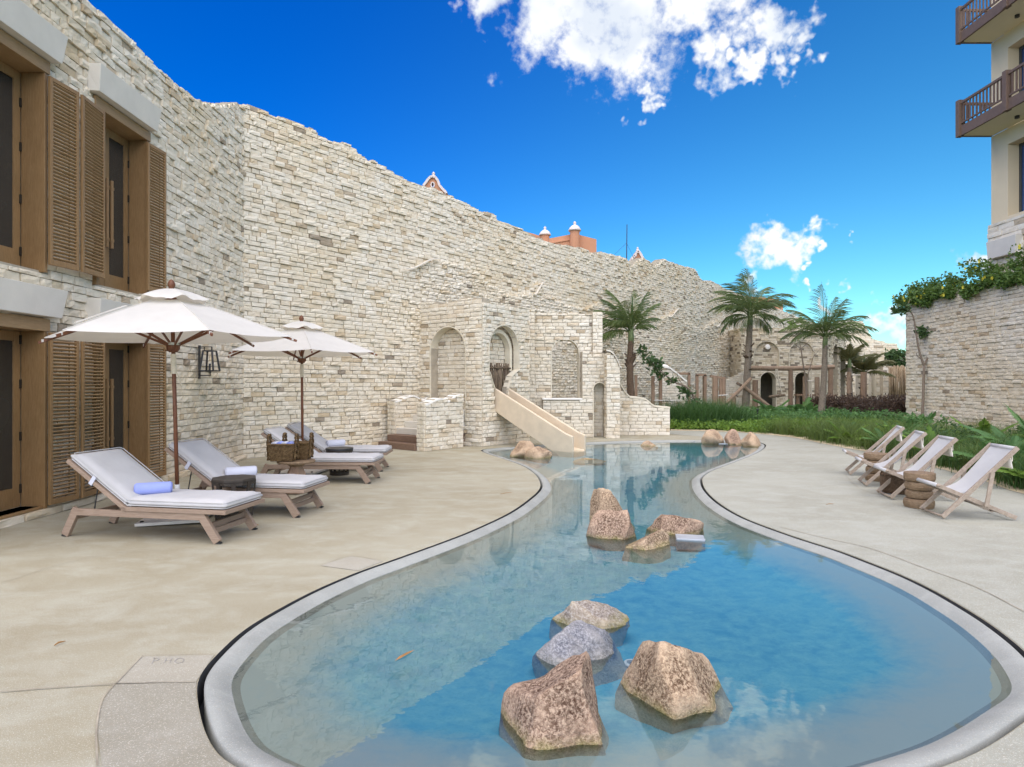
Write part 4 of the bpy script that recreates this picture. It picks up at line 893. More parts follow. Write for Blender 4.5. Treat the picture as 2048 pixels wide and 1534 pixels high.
# ------------------------------------------------------------------ arcade building and far walls
def arcade():
    root = thing('arcade_building', 'stone building with round arches beyond the garden behind the palms', 'building', (15.5, 36, 0)); ms = Masonry(root, 'streaked_stone', 51)
    X0 = 13.2; YA = 36.0; Wd = 4.85
    def ux(px): return (px - CX) / FPX * YA - X0
    def zy(py): return CAMZ + (CY - py) / FPX * YA
    doors = [(ux(1519), ux(1553), 0, zy(743)), (ux(1588), ux(1622), 0, zy(743))]; blind = [(ux(1507), ux(1559), 2.45, zy(682)), (ux(1577), ux(1628), 2.45, zy(682))]
    ms.face((X0, YA), (1, 0), Wd, 4.85, lambda u, v: not any(in_arch(u, v, *q) for q in doors + blind), thick=.5, course=.115, lens=(.2, .5), proud=(.02, .06), du=.08)
    for q in blind: ms.face((X0 + q[0] - .05, YA + .16), (1, 0), q[1] - q[0] + .1, q[3] + .05, lambda u, v: v > 2.42, z0=2.42, thick=.05, course=.115, lens=(.2, .5), proud=(.01, .03))
    ms.face((X0, 38.4), (0, -1), 2.4, 4.85, None, thick=.08, course=.115, lens=(.2, .5), proud=(.02, .06), du=.6)
    # receding side
    SD = Vector((.62, .785)).normalized(); S0 = Vector((X0 + Wd, YA))
    L = wall_hit(1690, S0, SD); dn = [(.35 * L, .62 * L, .9, 4.05), (.72 * L, .95 * L, .5, 3.9)]
    ms.face(S0, SD, L, 4.85, lambda u, v: not any(in_arch(u, v, *q) for q in dn), thick=.5, course=.115, lens=(.2, .5), proud=(.02, .06), du=.15)
    nS = Vector((SD.y, -SD.x)); o = S0 - nS * .35; MB().prism([(o.x, o.y, 0), ((o + SD * L).x, (o + SD * L).y, 0), ((o + SD * L).x, (o + SD * L).y, 4.6), (o.x, o.y, 4.6)], (-nS.x * .05, -nS.y * .05, 0)).build('inner_wall', 'smooth_plaster', root)
    ms.finish(300)
    for q in doors: arch_lining((X0, YA), (1, 0), q[0], q[1], 0, q[3], .04, -.5, .04).build('arch_lining', 'smooth_plaster', root)
    for q in blind: arch_lining((X0, YA), (1, 0), q[0], q[1], 2.45, q[3], .05, -.15, .03).build('arch_lining', 'smooth_plaster', root)
    m = MB(); m.box(X0 + .2, X0 + Wd + 1, YA + 3.4, YA + 3.5, 0, 4.7); m.box(X0 + .1, X0 + .2, YA + .5, YA + 3.4, 0, 4.7); m.box(X0 + .1, X0 + Wd + 1, YA + .5, YA + 3.5, 4.55, 4.7); m.build('inner_wall', 'mortar', root)
    # stone garden wall in front, left (beside the leaning logs)
    p = AT(1535, 694, YA); MB().lathe([(.03, -.06), (.13, -.05), (.15, 0), (.13, .05), (.03, .06)], (0, 0, 0), 18).build('wall_boss', 'white_plaster', root).matrix_basis = Matrix.Translation((p.x - .0, YA - .02, p.z)) @ Matrix.Rotation(R(90), 4, 'X')
arcade()
def far_walls():
    t = thing('far_ruin_wall', 'distant stone wall with a stepped broken top at the far right', 'wall', (28, 62, 0)); ms = Masonry(t, 'cream_stone', 61); Y = 62.0
    P = [(1640, 660), (1672, 646), (1690, 640), (1724, 642), (1732, 655), (1744, 678), (1765, 682), (1776, 687), (1793, 687), (1798, 700), (1806, 715), (1830, 720)]
    X0 = (1640 - CX) / FPX * Y; f = interp([((x - CX) / FPX * Y - X0, CAMZ + (CY - y) / FPX * Y) for x, y in P])
    ms.face((X0, Y), (1, 0), (1830 - 1640) / FPX * Y, 8.5, lambda u, v: v < f(u) + .12 * mnoise.noise((u * 1.5, 2, 0)), course=.24, lens=(.4, .9), proud=(.03, .10), thick=.6, du=.2); ms.finish(300)
    t = thing('far_arcade', 'small far stone arcade with dark arched openings behind the bushy palm', 'building', (24, 46, 0)); ms = Masonry(t, 'cream_stone', 62); Y = 46.0; X0 = (1690 - CX) / FPX * Y
    ux = lambda px: (px - CX) / FPX * Y - X0; zy = lambda py: CAMZ + (CY - py) / FPX * Y
    A = [(ux(1709), ux(1728), 0, zy(727)), (ux(1736), ux(1752), 0, zy(727))]
    ms.face((X0, Y), (1, 0), ux(1768), zy(700), lambda u, v: not any(in_arch(u, v, *q) for q in A), course=.2, lens=(.3, .7), proud=(.02, .07), thick=.5, du=.1); ms.finish(300)
    for q in A: arch_lining((X0, Y), (1, 0), q[0], q[1], 0, q[3], .05, -.5, .05).build('arch_lining', 'smooth_plaster', t)
    MB().box(X0, X0 + 4, Y + 2.4, Y + 2.5, 0, 3).build('inner_wall', 'mortar', t)
    t = thing('pale_pier', 'pale stone pier beside the bamboo fence at the far right', 'pier', (27.3, 45, 0)); ms = Masonry(t, 'pale_stone', 63); Y = 45.0; X0 = (1766 - CX) / FPX * Y
    ms.face((X0, Y), (1, 0), 18 / FPX * Y, CAMZ + 35 / FPX * Y, None, course=.2, lens=(.3, .65), proud=(.02, .05), thick=.4, du=.6); ms.finish(300)
    t = thing('planter_block', 'square stone planter block with plants above the bamboo fence', 'planter', (28, 50, 0)); ms = Masonry(t, 'cream_stone', 64); Y = 50.0; X0 = (1772 - CX) / FPX * Y
    ms.face((X0, Y), (1, 0), 40 / FPX * Y, CAMZ + 54 / FPX * Y, None, course=.22, lens=(.35, .7), proud=(.02, .06), thick=.8, du=1); ms.finish(300)
far_walls()
def orange_buildings():
    Y = 55.0
    def poly(name, pts, depth, mat, par, Yp=Y, **k): return MB().prism([tuple(AT(x, y, Yp)) for x, y in pts], (0, depth, 0)).build(name, mat, par, **k)
    t = thing('orange_gable', 'orange curved gable with white trim and a round hole above the wall', 'gable', AT(868, 450, Y) * 1.0)
    out = [(848, 371), (852, 366), (857, 359), (861, 355), (866, 354), (871, 356), (876, 363), (879, 372), (885, 379), (892, 386)]
    body = [(846, 700), (846, 374)] + out + [(894, 390), (894, 700)]
    # two halves round the hole so that the sky shows through
    hole = [(865.5 + 3.4 * math.cos(a * math.pi / 8), 370 + 5.2 * math.sin(a * math.pi / 8)) for a in range(16)]
    loops = [[Vector((x, y, 0)) for x, y in body], [Vector((x, y, 0)) for x, y in hole]]
    tr = geometry.tessellate_polygon(loops); al = [v for l in loops for v in l]; fr = [AT(v.x, v.y, Y) for v in al]; nb = len(al)
    vs = fr + [p + Vector((0, .8, 0)) for p in fr]; fs = [tuple(q) for q in tr] + [tuple(i + nb for i in q) for q in tr]; k0 = 0
    for l in loops:
        n = len(l); fs += [(k0 + i, k0 + (i + 1) % n, nb + k0 + (i + 1) % n, nb + k0 + i) for i in range(n)]; k0 += n
    MB().add(vs, fs).build('gable_wall', 'orange_render', t)
    tr_ = [AT(x, y, Y - .1) for x, y in [(847, 373)] + out + [(893, 388)]]
    m = MB()
    for a, b in zip(tr_, tr_[1:]): m.beam(a + Vector((0, .45, .05)), b + Vector((0, .45, .05)), 1.1, .2, (0, 0, 1))
    m.build('trim', 'white_render', t); p = AT(866, 350, Y); MB().lathe([(.16, -.25), (.2, 0), (.1, .15), (.16, .25), (.02, .42)], (p.x, p.y + .4, p.z), 10).build('finial', 'white_render', t)
    MB().tube([(q.x, q.y - .03, q.z) for q in [AT(x, y, Y) for x, y in hole + hole[:1]]], .07, 5, False).build('ring_trim', 'white_render', t)
    t = thing('orange_house', 'orange rooftop block with two domed corner posts behind the wall', 'building', AT(1150, 560, Y))
    A = AT(1025, 455, Y + 4); poly('parapet', [(1030, 700), (1030, 457), (1075, 470), (1105, 478), (1105, 700)], 1.0, 'orange_render', t, Y + 4)
    poly('block_face', [(1098, 700), (1098, 477), (1140, 469), (1152, 468), (1152, 700)], 3.0, 'orange_render', t); poly('block_end', [(1152, 700), (1152, 468), (1193, 478.5), (1193, 700)], 3.0, 'orange_render', t, Y + .02)
    poly('band', [(1098, 488), (1098, 485.5), (1152, 475.5), (1152, 478)], .1, 'orange_render', t, Y - .1)
    for (px, py, Yp, s) in ((1090, 470, Y + 3.4, 1.0), (1149.5, 461, Y - .3, 1.0)):
        p = AT(px, py, Yp); m = MB(); m.lathe([(.42, -3.2), (.42, 0)], p, 4 if False else 12); m.build('corner_post', 'orange_render', t); 
        MB().lathe([(.55, -.05), (.56, .07), (.50, .12), (.42, .28), (.26, .42), (.12, .48), (.10, .56), (.14, .64), (.1, .74), (.02, .80)], p, 14).build('dome_cap', 'white_render', t, smooth=True)
    t = thing('pink_gable', 'small stepped pink gable with white curls peeking over the wall', 'gable', AT(1277, 600, Y + 5)); YY = Y + 5
    poly('gable_wall', [(1259, 700), (1259, 524), (1263, 522), (1266, 515), (1270, 514), (1272, 507), (1276, 503), (1280, 507), (1283, 513), (1288, 522), (1288, 700)], .8, 'orange_render', t, YY)
    m = MB(); q = [AT(x, y, YY - .05) for x, y in ((1259, 524), (1263, 522), (1266, 515), (1270, 514), (1272, 507), (1276, 503), (1280, 507), (1283, 513), (1288, 522))]
    for a, b in zip(q, q[1:]): m.beam(a + Vector((0, .4, .05)), b + Vector((0, .4, .05)), 1.0, .22)
    m.build('trim', 'white_render', t); p = AT(1276.5, 501, YY); MB().lathe([(.1, -.1), (.17, .1), (.08, .22), (.12, .3), (.02, .4)], (p.x, p.y + .3, p.z), 8).build('finial', 'white_render', t)
    t = thing('orange_block', 'plain orange building block behind the tall palm crown', 'building', AT(1510, 700, 70)); poly('block_wall', [(1430, 760), (1430, 588), (1545, 596), (1566, 603), (1566, 760)], 6, 'orange_render', t, 70)
    t = thing('antenna_mast', 'thin dark antenna mast with guy wires above the long wall', 'mast', AT(1253, 540, 58)); Yp = 58
    a = AT(1252.5, 600, Yp); b = AT(1254, 449, Yp); MB().tube([a, (a + b) / 2, b], [.05, .05, .035], 6).build('pole', 'black_metal', t)
    for px in (1230, 1266): MB().tube([AT(1253, 486, Yp), AT(px, 512 if px > 1253 else 508, Yp), AT(px + (px - 1253) * .4, 530, Yp)], .012, 4).build('guy_wire', 'black_metal', t)
orange_buildings()

# ================================================================== objects
# ------------------------------------------------------------------ sun loungers
def roll_mesh(r, L, seg=22):
    m = MB(); prof = [(r * .93, -L / 2), (r, -L / 2 + .012), (r, L / 2 - .012), (r * .93, L / 2)]
    vs = []
    for rr, x in prof:
        for k in range(seg): a = 2 * math.pi * k / seg; vs.append((x, rr * math.cos(a), rr * math.sin(a)))
    fs = [(i * seg + k, i * seg + (k + 1) % seg, (i + 1) * seg + (k + 1) % seg, (i + 1) * seg + k) for i in range(3) for k in range(seg)]
    m.add(vs, fs)
    for sgn, x in ((-1, -L / 2), (1, L / 2)):          # spiral of terry cloth at both ends
        pts = [(x + sgn * (.003 + .004 * (1 - q / 70)), (r * .93 - .006) * (1 - q / 75) * math.cos(q * .30), (r * .93 - .006) * (1 - q / 75) * math.sin(q * .30)) for q in range(70)]
        m.tube(pts, r * .075, 5, True)
        m.add([(x, 0, 0)] + [(x, r * .93 * math.cos(2 * math.pi * k / seg), r * .93 * math.sin(2 * math.pi * k / seg)) for k in range(seg)], [(0, 1 + k, 1 + (k + 1) % seg) for k in range(seg)])
    # loose flap edge
    m.add([(-L / 2, r * .75, -r * .72), (L / 2, r * .75, -r * .72), (L / 2, r * 1.10, -r * .96), (-L / 2, r * 1.10, -r * .96)], [(0, 1, 2, 3)])
    return m
def pillow_slab(x0, x1, y0, y1, z0, z1, nx=14, ny=8, mat=None, puff=.012, seed=1):
    """upholstered slab with rounded edges and soft creases"""
    m = MB(); vs = []; rr = (z1 - z0) * .42
    def P(i, j, top):
        u = i / nx; v = j / ny; x = x0 + (x1 - x0) * u; y = y0 + (y1 - y0) * v
        ex = min(u, 1 - u) * (x1 - x0); ey = min(v, 1 - v) * (y1 - y0); e = min(ex, ey)
        dz = 0 if e >= rr else rr - math.sqrt(max(0, rr * rr - (rr - e) ** 2))
        if top: z = z1 - dz + puff * (min(1, e / .12)) * (1 + .9 * mnoise.noise((x * 3 + seed, y * 3, seed))) + .006 * mnoise.noise((x * 9, y * 5 + seed, 2)) * min(1, e / .05)
        else: z = z0 + dz * .8
        return Vector((x, y, z))
    def xs(n, L):        # denser near the ends
        return n
    for top in (True, False):
        for j in range(ny + 1):
            for i in range(nx + 1): vs.append(P(i, j, top))
    W = nx + 1; o = W * (ny + 1); fs = []
    for j in range(ny):
        for i in range(nx):
            a = j * W + i; fs.append((a, a + 1, a + W + 1, a + W)); fs.append((o + a, o + a + W, o + a + W + 1, o + a + 1))
    for i in range(nx): fs.append((i, o + i, o + i + 1, i + 1)); a = ny * W + i; fs.append((a, a + 1, o + a + 1, o + a))
    for j in range(ny): a = j * W; fs.append((a, a + W, o + a + W, o + a)); a = j * W + nx; fs.append((a, o + a, o + a + W, a + W))
    if mat is not None: vs = [mat @ v for v in vs]
    return m.add(vs, fs)
def make_lounger():
    t = thing('sun_lounger', '-', 'sun lounger', group='cushioned sun loungers on the left deck')
    hw = .315; zr = .30
    for s in (-1, 1):
        MB().beam((-.80, s * hw, zr - .035), (.70, s * hw, zr - .035), .045, .07).build('side_rail', 'teak', t, bevel=.004)
        for sx, xt, xf in ((-1, -.79, -.935), (1, .69, .89)):
            MB().beam((xt, s * hw, zr), (xf, s * hw, 0.01), .046, .085, (1, 0, 0)).build('leg', 'teak', t, bevel=.004)
            MB().box(xf - .035, xf + .035, s * hw - .02, s * hw + .02, -.001, .014).build('foot_cap', 'black_metal', t)
    for x, z in ((-.845, .20), (.775, .17), (.80, .11)): MB().beam((x, -hw + .02, z), (x, hw - .02, z), .03, .055).build('cross_rail', 'teak', t, bevel=.003)
    p = MB(); zt = zr + .001; 
    for s in (-1, 1): p.box(-.22, 1.0, s * .335 - .02, s * .335 + .02, zt, zt + .042)
    p.box(.965, 1.0, -.315, .315, zt, zt + .042); p.build('platform_frame', 'teak', t, bevel=.003)
    for k in range(11): MB().box(-.20 + k * .105, -.12 + k * .105, -.313, .313, zt + .012, zt + .032).build('slat', 'teak', t)
    A = R(35); hm = Matrix.Translation((-.18, 0, zt + .02)) @ Matrix.Rotation(A, 4, 'Y')
    b = MB()
    for s in (-1, 1): b.box(-.86, .02, s * .335 - .02, s * .335 + .02, -.02, .022, hm)
    b.box(-.86, -.825, -.315, .315, -.02, .022, hm); bo = b.build('backrest_frame', 'teak', t, bevel=.003)
    for k in range(7): MB().box(-.80 + k * .11, -.72 + k * .11, -.313, .313, -.005, .012, hm).build('slat', 'teak', bo)
    for s in (-1, 1): MB().tube([hm @ Vector((-.45, s * .28, -.02)), (-.62, s * .28, zr - .06)], .007, 6).build('back_stay', 'black_metal', t)
    mo = pillow_slab(-.20, .985, -.335, .335, zt + .044, zt + .128, 18, 10, None, .012, 3).build('seat_cushion', 'cushion_fabric', t, smooth=True)
    pillow_slab(-.865, .035, -.335, .335, .026, .108, 14, 10, hm, .012, 8).build('back_cushion', 'cushion_fabric', t, smooth=True)
    def rim_loop(x0, x1, y, z, m_): 
        c = .03; q = [(x0 + c, -y, z), (x1 - c, -y, z), (x1, -y + c, z), (x1, y - c, z), (x1 - c, y, z), (x0 + c, y, z), (x0, y - c, z), (x0, -y + c, z), (x0 + c, -y, z)]; return [m_ @ Vector(p) for p in q]
    I = Matrix.Identity(4)
    for zz in (zt + .058, zt + .113): MB().tube(rim_loop(-.196, .981, .333, zz, I), .0055, 5, False).build('piping', 'cushion_fabric', mo)
    for zz in (.042, .094): MB().tube(rim_loop(-.861, .031, .333, zz, hm), .0055, 5, False).build('piping', 'cushion_fabric', mo)
    for s in (-1,): MB().box(-.50, -.455, s * .36 - .004, s * .36 + .004, -.03, .07, hm).build('strap', 'white_towel', t)
    MB().box(-.50, -.455, -.36, .36, -.034, -.027, hm).build('strap', 'white_towel', t)
    return t
LNG = [((-3.84, 6.89), -10.2, 'nearest cushioned teak lounger, with the blue towel roll on it'), ((-3.47, 8.13), -9.0, 'teak lounger with a white towel roll, second from the camera'),
       ((-3.24, 10.63), -2.0, 'teak lounger behind the wicker baskets, third from the camera'), ((-3.35, 12.0), 1.0, 'farthest teak lounger on the left, close to the stair')]
proto = make_lounger()
for i, (p, a, lab) in enumerate(LNG):
    o = proto if i == 0 else copy_tree(proto)
    place(o, (p[0], p[1], .008), R(a)); o['label'] = lab
def towel(name, lab, loc, rz, r, L, mat):
    o = roll_mesh(r, L).build(name, mat, None, smooth=True); place(o, loc, rz); tag(o, lab, 'towel', 'rolled towels on the loungers'); return o
def on_lounger(i, x, y, z):
    (p, a, _) = LNG[i]; v = Matrix.Translation((p[0], p[1], .008)) @ Matrix.Rotation(R(a), 4, 'Z') @ Vector((x, y, z)); return v
towel('towel_roll', 'blue rolled towel lying on the nearest lounger', on_lounger(0, -.075, -.06, .495), R(24), .066, .34, 'blue_towel')
towel('towel_roll', 'white rolled towel on the second lounger', on_lounger(1, -.06, .0, .495), R(30), .066, .36, 'white_towel')
towel('towel_roll', 'small rolled towel on the farthest lounger by the stair', on_lounger(3, -.05, .05, .495), R(40), .066, .34, 'white_towel')

# ------------------------------------------------------------------ parasols
def make_umbrella():
    t = thing('parasol', '-', 'parasol', group='white market parasols')
    b = MB().box(-.36, .36, -.36, .36, .012, .05).build('base_plate', 'base_plate', t, bevel=.006)
    for x in (-1, 1):
        for y in (-1, 1): MB().lathe([(.022, .05), (.022, .062), (.01, .066)], (x * .30, y * .30, 0), 8).build('bolt', 'hinge_metal', b)
    MB().lathe([(.045, .05), (.045, .075), (.030, .08), (.030, .42)], (0, 0, 0), 14).build('base_sleeve', 'white_metal', t, smooth=False)
    MB().tube([(0, 0, .08), (0, 0, 1.3), (0, 0, 2.66)], .0235, 12).build('pole', 'umbrella_wood', t, smooth=True)
    n = 6; Rr = 1.36; zr = 2.20; zc = 2.70
    def rim(k, r=Rr, z=zr): a = 2 * math.pi * k / n; return Vector((r * math.cos(a), r * math.sin(a), z))
    # canopy: gores with slight sag between ribs, open below the vent cap
    vs = []; fs = []; NS, NR = 8, 9
    for k in range(n):
        o = len(vs)
        for i in range(NR + 1):
            s = .16 + (1 - .16) * i / NR
            for j in range(NS + 1):
                q = j / NS; a = rim(k) * (1 - q) + rim(k + 1) * q; x, y = a.x * s, a.y * s
                z = zc - (zc - zr) * (s ** 1.12); z -= .030 * s * math.sin(math.pi * q) * (1 - .2 * s)
                bulge = 1 - .018 * math.sin(math.pi * q) * (i == NR)
                vs.append((x * bulge, y * bulge, z))
        for i in range(NR):
            for j in range(NS): c = o + i * (NS + 1) + j; fs.append((c, c + NS + 1, c + NS + 2, c + 1))
    c = MB().add(vs, fs).build('canopy', 'canvas', t, smooth=False)
    bm = bmesh.new(); bm.from_mesh(c.data); bmesh.ops.remove_doubles(bm, verts=bm.verts, dist=.001); bm.to_mesh(c.data); bm.free()
    for k in range(n):       # hems along the seams
        MB().tube([rim(k, Rr * s, zc - (zc - zr) * (s ** 1.12) + .004) for s in (.2, .4, .6, .8, 1.0)], .006, 5).build('seam', 'canvas', c)
    # vent cap with wavy hem
    vs = []; fs = []; NA = 48
    for i in range(6):
        s = i / 5
        for j in range(NA):
            a = 2 * math.pi * j / NA; r = .03 + .385 * s; hexr = math.cos(math.pi / n) / math.cos((a % (2 * math.pi / n)) - math.pi / n)
            z = zc + .085 - .14 * s ** 1.6 + (.018 * math.sin(a * n + 1.2) + .012 * math.sin(a * 11)) * s * s
            vs.append((r * hexr * math.cos(a), r * hexr * math.sin(a), z))
    for i in range(5):
        for j in range(NA): fs.append((i * NA + j, (i + 1) * NA + j, (i + 1) * NA + (j + 1) % NA, i * NA + (j + 1) % NA))
    MB().add(vs, fs).build('vent_cap', 'canvas', t, smooth=True)
    MB().lathe([(.02, 2.74), (.028, 2.76), (.024, 2.785), (.042, 2.82), (.044, 2.845), (.03, 2.875), (.012, 2.895), (.004, 2.90)], (0, 0, 0), 12).build('finial', 'umbrella_wood', t, smooth=True)
    hub = MB().lathe([(.045, 2.02), (.075, 2.06), (.078, 2.10), (.06, 2.115)], (0, 0, 0), 12).build('lower_hub', 'umbrella_wood', t); MB().lathe([(.082, 2.105), (.084, 2.135)], (0, 0, 0), 12).build('hub_band', 'steel', hub)
    MB().lathe([(.05, 2.62), (.065, 2.64), (.05, 2.68)], (0, 0, 0), 12).build('upper_hub', 'umbrella_wood', t)
    for k in range(n):
        r = MB().beam(rim(k, .05, zc - .05), rim(k, Rr * 1.045, zr - .055), .020, .030).build('rib', 'umbrella_wood', t, bevel=.002)
        MB().beam(rim(k, .07, 2.11), rim(k, Rr * .52, zc - (zc - zr) * .50 - .045), .018, .028).build('strut', 'umbrella_wood', r, bevel=.002)
        p = rim(k, Rr * 1.01, zr - .035); MB().box(p.x - .012, p.x + .012, p.y - .012, p.y + .012, p.z - .012, p.z + .02).build('rib_pocket', 'canvas', r)
    MB().tube([(0, 0, 1.76), (0, 0, 2.0)], .031, 12).build('rope_wrap', 'rope', t); MB().tube([(.03, 0, 1.77), (.06, -.02, 1.66), (.09, -.02, 1.60), (.07, 0, 1.68), (.03, .0, 1.78)], .005, 5).build('rope_loop', 'rope', t)
    MB().beam((-.09, 0, 2.045), (.0, 0, 2.045), .018, .018).build('locking_pin', 'umbrella_wood', t)
    return t
um = make_umbrella()
# leather-like tie flap on the near parasol only is modelled below
u2 = copy_tree(um)
place(um, (-4.05, 7.58, .008), R(13), Matrix.Rotation(R(-1.3), 4, 'Y') @ Matrix.Rotation(R(.6), 4, 'X')); um['label'] = 'near white parasol over the first two loungers by the shutters'
place(u2, (-3.85, 11.5, .008), R(-5), Matrix.Rotation(R(-.5), 4, 'Y')); u2['label'] = 'far white parasol in front of the long stone wall'
def tie_strap():
    a0 = R(13 + 210); vs = []
    fl = []
    for s in np.linspace(.42, .86, 9):
        z = 2.70 - .5 * (s ** 1.12) + .012; p = Vector((1.36 * s * math.cos(math.pi / 6) * math.cos(R(-150 + 60 + 0)), 0, z)); fl.append((s, z))
    m = MB()
    th = R(240); d = Vector((math.cos(th), math.sin(th), 0)); sd_ = Vector((-math.sin(th), math.cos(th), 0)); 
    for i in range(8):
        (s0, z0), (s1, z1) = fl[i], fl[i + 1]; p0 = d * (1.36 * s0) + Vector((0, 0, z0 + .004)) - sd_ * .07; p1 = d * (1.36 * s1) + Vector((0, 0, z1 + .004)) - sd_ * .07; m.beam(p0, p1, .045 if i < 3 else .03, .012)
    o = m.build('tie_strap', 'canvas', None); o.parent = um; return o
tie_strap()

# ------------------------------------------------------------------ side tables, stool, baskets
def drum_table(lab, loc, r0, r1, h, n, octo):
    t = thing('side_table', lab, 'side table', loc, 0, 'dark side tables between loungers'); seg = 8 if octo else 28
    MB().lathe([(r0 * .97, h - .035), (r0, h - .03), (r0, h - .006), (r0 * .985, h)], (loc[0], loc[1], loc[2]), seg).build('table_top', 'black_metal' if not octo else 'dark_table', t)
    rm = r1
    for k in range(n):
        a = 2 * math.pi * (k + .5) / n; ca, sa = math.cos(a), math.sin(a); w = .045 if octo else .03
        MB().beam((loc[0] + r0 * .90 * ca, loc[1] + r0 * .90 * sa, loc[2] + h - .034), (loc[0] + r1 * .92 * ca, loc[1] + r1 * .92 * sa, loc[2] + .03), w, .02, (ca, sa, 0)).build('leg', 'dark_table', t)
    MB().lathe([(r1, 0), (r1, .045), (r1 * .86, .045), (r1 * .86, 0)], loc, seg, False).build('base_ring', 'dark_table', t)
    MB().lathe([(r0 * .96, h - .07), (r0 * .96, h - .035), (r0 * .84, h - .035), (r0 * .84, h - .07)], loc, seg, False).build('top_ring', 'dark_table', t)
simple('dark_table', (.045, .036, .028), .5, .2, 14)
drum_table('dark octagonal side table between the two nearest loungers', (-3.38, 7.60, .008), .265, .22, .50, 8, True)
drum_table('black slatted drum table between the two far loungers', (-3.12, 11.3, .008), .245, .17, .48, 12, False)
def stool(lab, loc):
    t = thing('wooden_stool', lab, 'stool', loc); 
    MB().lathe([(.10, .40), (.14, .43), (.27, .45), (.28, .47), (.27, .488), (.05, .49)], loc, 28).build('seat', 'stump_wood', t, smooth=False)
    MB().lathe([(.17, 0), (.18, .03), (.18, .12), (.20, .16), (.10, .38), (.10, .41)], loc, 6).build('pedestal', 'post_timber', t)
stool('brown wooden pedestal stool carrying the wicker towel baskets', (-3.25, 9.42, .008))
def wbasket(lab, loc, rz, w, d, h, towels, group):
    t = thing('towel_basket', lab, 'basket', group=group)
    m = MB(); tp = .06; wall = .02; z1 = h
    def ring(z, g, ins=0): 
        a, b = w / 2 - ins + g, d / 2 - ins + g; return [(-a, -b, z), (a, -b, z), (a, b, z), (-a, b, z)]
    rr = [ring(0, -.02), ring(h * .5, 0), ring(h, .012), ring(h, .012, wall), ring(.02, -.02, wall)]; vs = [p for q in rr for p in q]
    fs = [(4 * i + k, 4 * i + (k + 1) % 4, 4 * i + 4 + (k + 1) % 4, 4 * i + 4 + k) for i in range(4) for k in range(4)] + [(3, 2, 1, 0), (16, 17, 18, 19)]
    m.add(vs, fs).build('basket_body', 'wicker', t, bevel=.02, seg=3)
    rp = ring(h, .012); m = MB()
    m.tube([Vector(rp[k % 4]) for k in range(5)], .016, 7); m.build('rim', 'wicker', t)
    for s in (-1, 1):
        path = [Vector((s * (w / 2 + .012), -d * .32, .02)), Vector((s * (w / 2 + .018), -d * .32, h * .6)), Vector((s * (w / 2 + .022), -d * .30, h + .06)), Vector((s * (w / 2 + .02), -d * .16, h + .135)), Vector((s * (w / 2 + .02), d * .16, h + .135)), Vector((s * (w / 2 + .022), d * .30, h + .06)), Vector((s * (w / 2 + .018), d * .32, h * .6)), Vector((s * (w / 2 + .012), d * .32, .02))]
        pts = catmull(path, 6, False); tw = MB()
        for ph in (0, math.pi):        # two twisted strands
            tw.tube([(p.x + .010 * math.cos(i * .9 + ph), p.y + .010 * math.sin(i * .9 + ph), p.z) for i, p in enumerate(pts)], .013, 6)
        tw.build('handle', 'wicker', t, smooth=True)
    place(t, loc, rz)
    if towels:
        for k in range(4):
            o = roll_mesh(.05, d * .8, 14).build('towel_roll', 'blue_towel' if k % 2 else 'white_towel', None, smooth=True); o.matrix_basis = t.matrix_basis @ Matrix.Translation((-w * .3 + k * w * .2, 0, h - .01)) @ Matrix.Rotation(R(90), 4, 'Z')
            tag(o, ['white towel roll at the left end inside the front basket', 'blue towel roll second from left in the front basket', 'white towel roll second from right in the front basket', 'blue towel roll at the right end in the front basket'][k], 'towel', 'towel rolls in the wicker basket')
bz = .50
wbasket('front wicker basket filled with rolled towels on the stool', (-3.40, 9.28, bz), R(3), .36, .21, .25, True, 'wicker towel baskets')
wbasket('rear wicker basket standing behind the towel filled one', (-3.26, 9.53, bz), R(3), .36, .21, .25, False, 'wicker towel baskets')

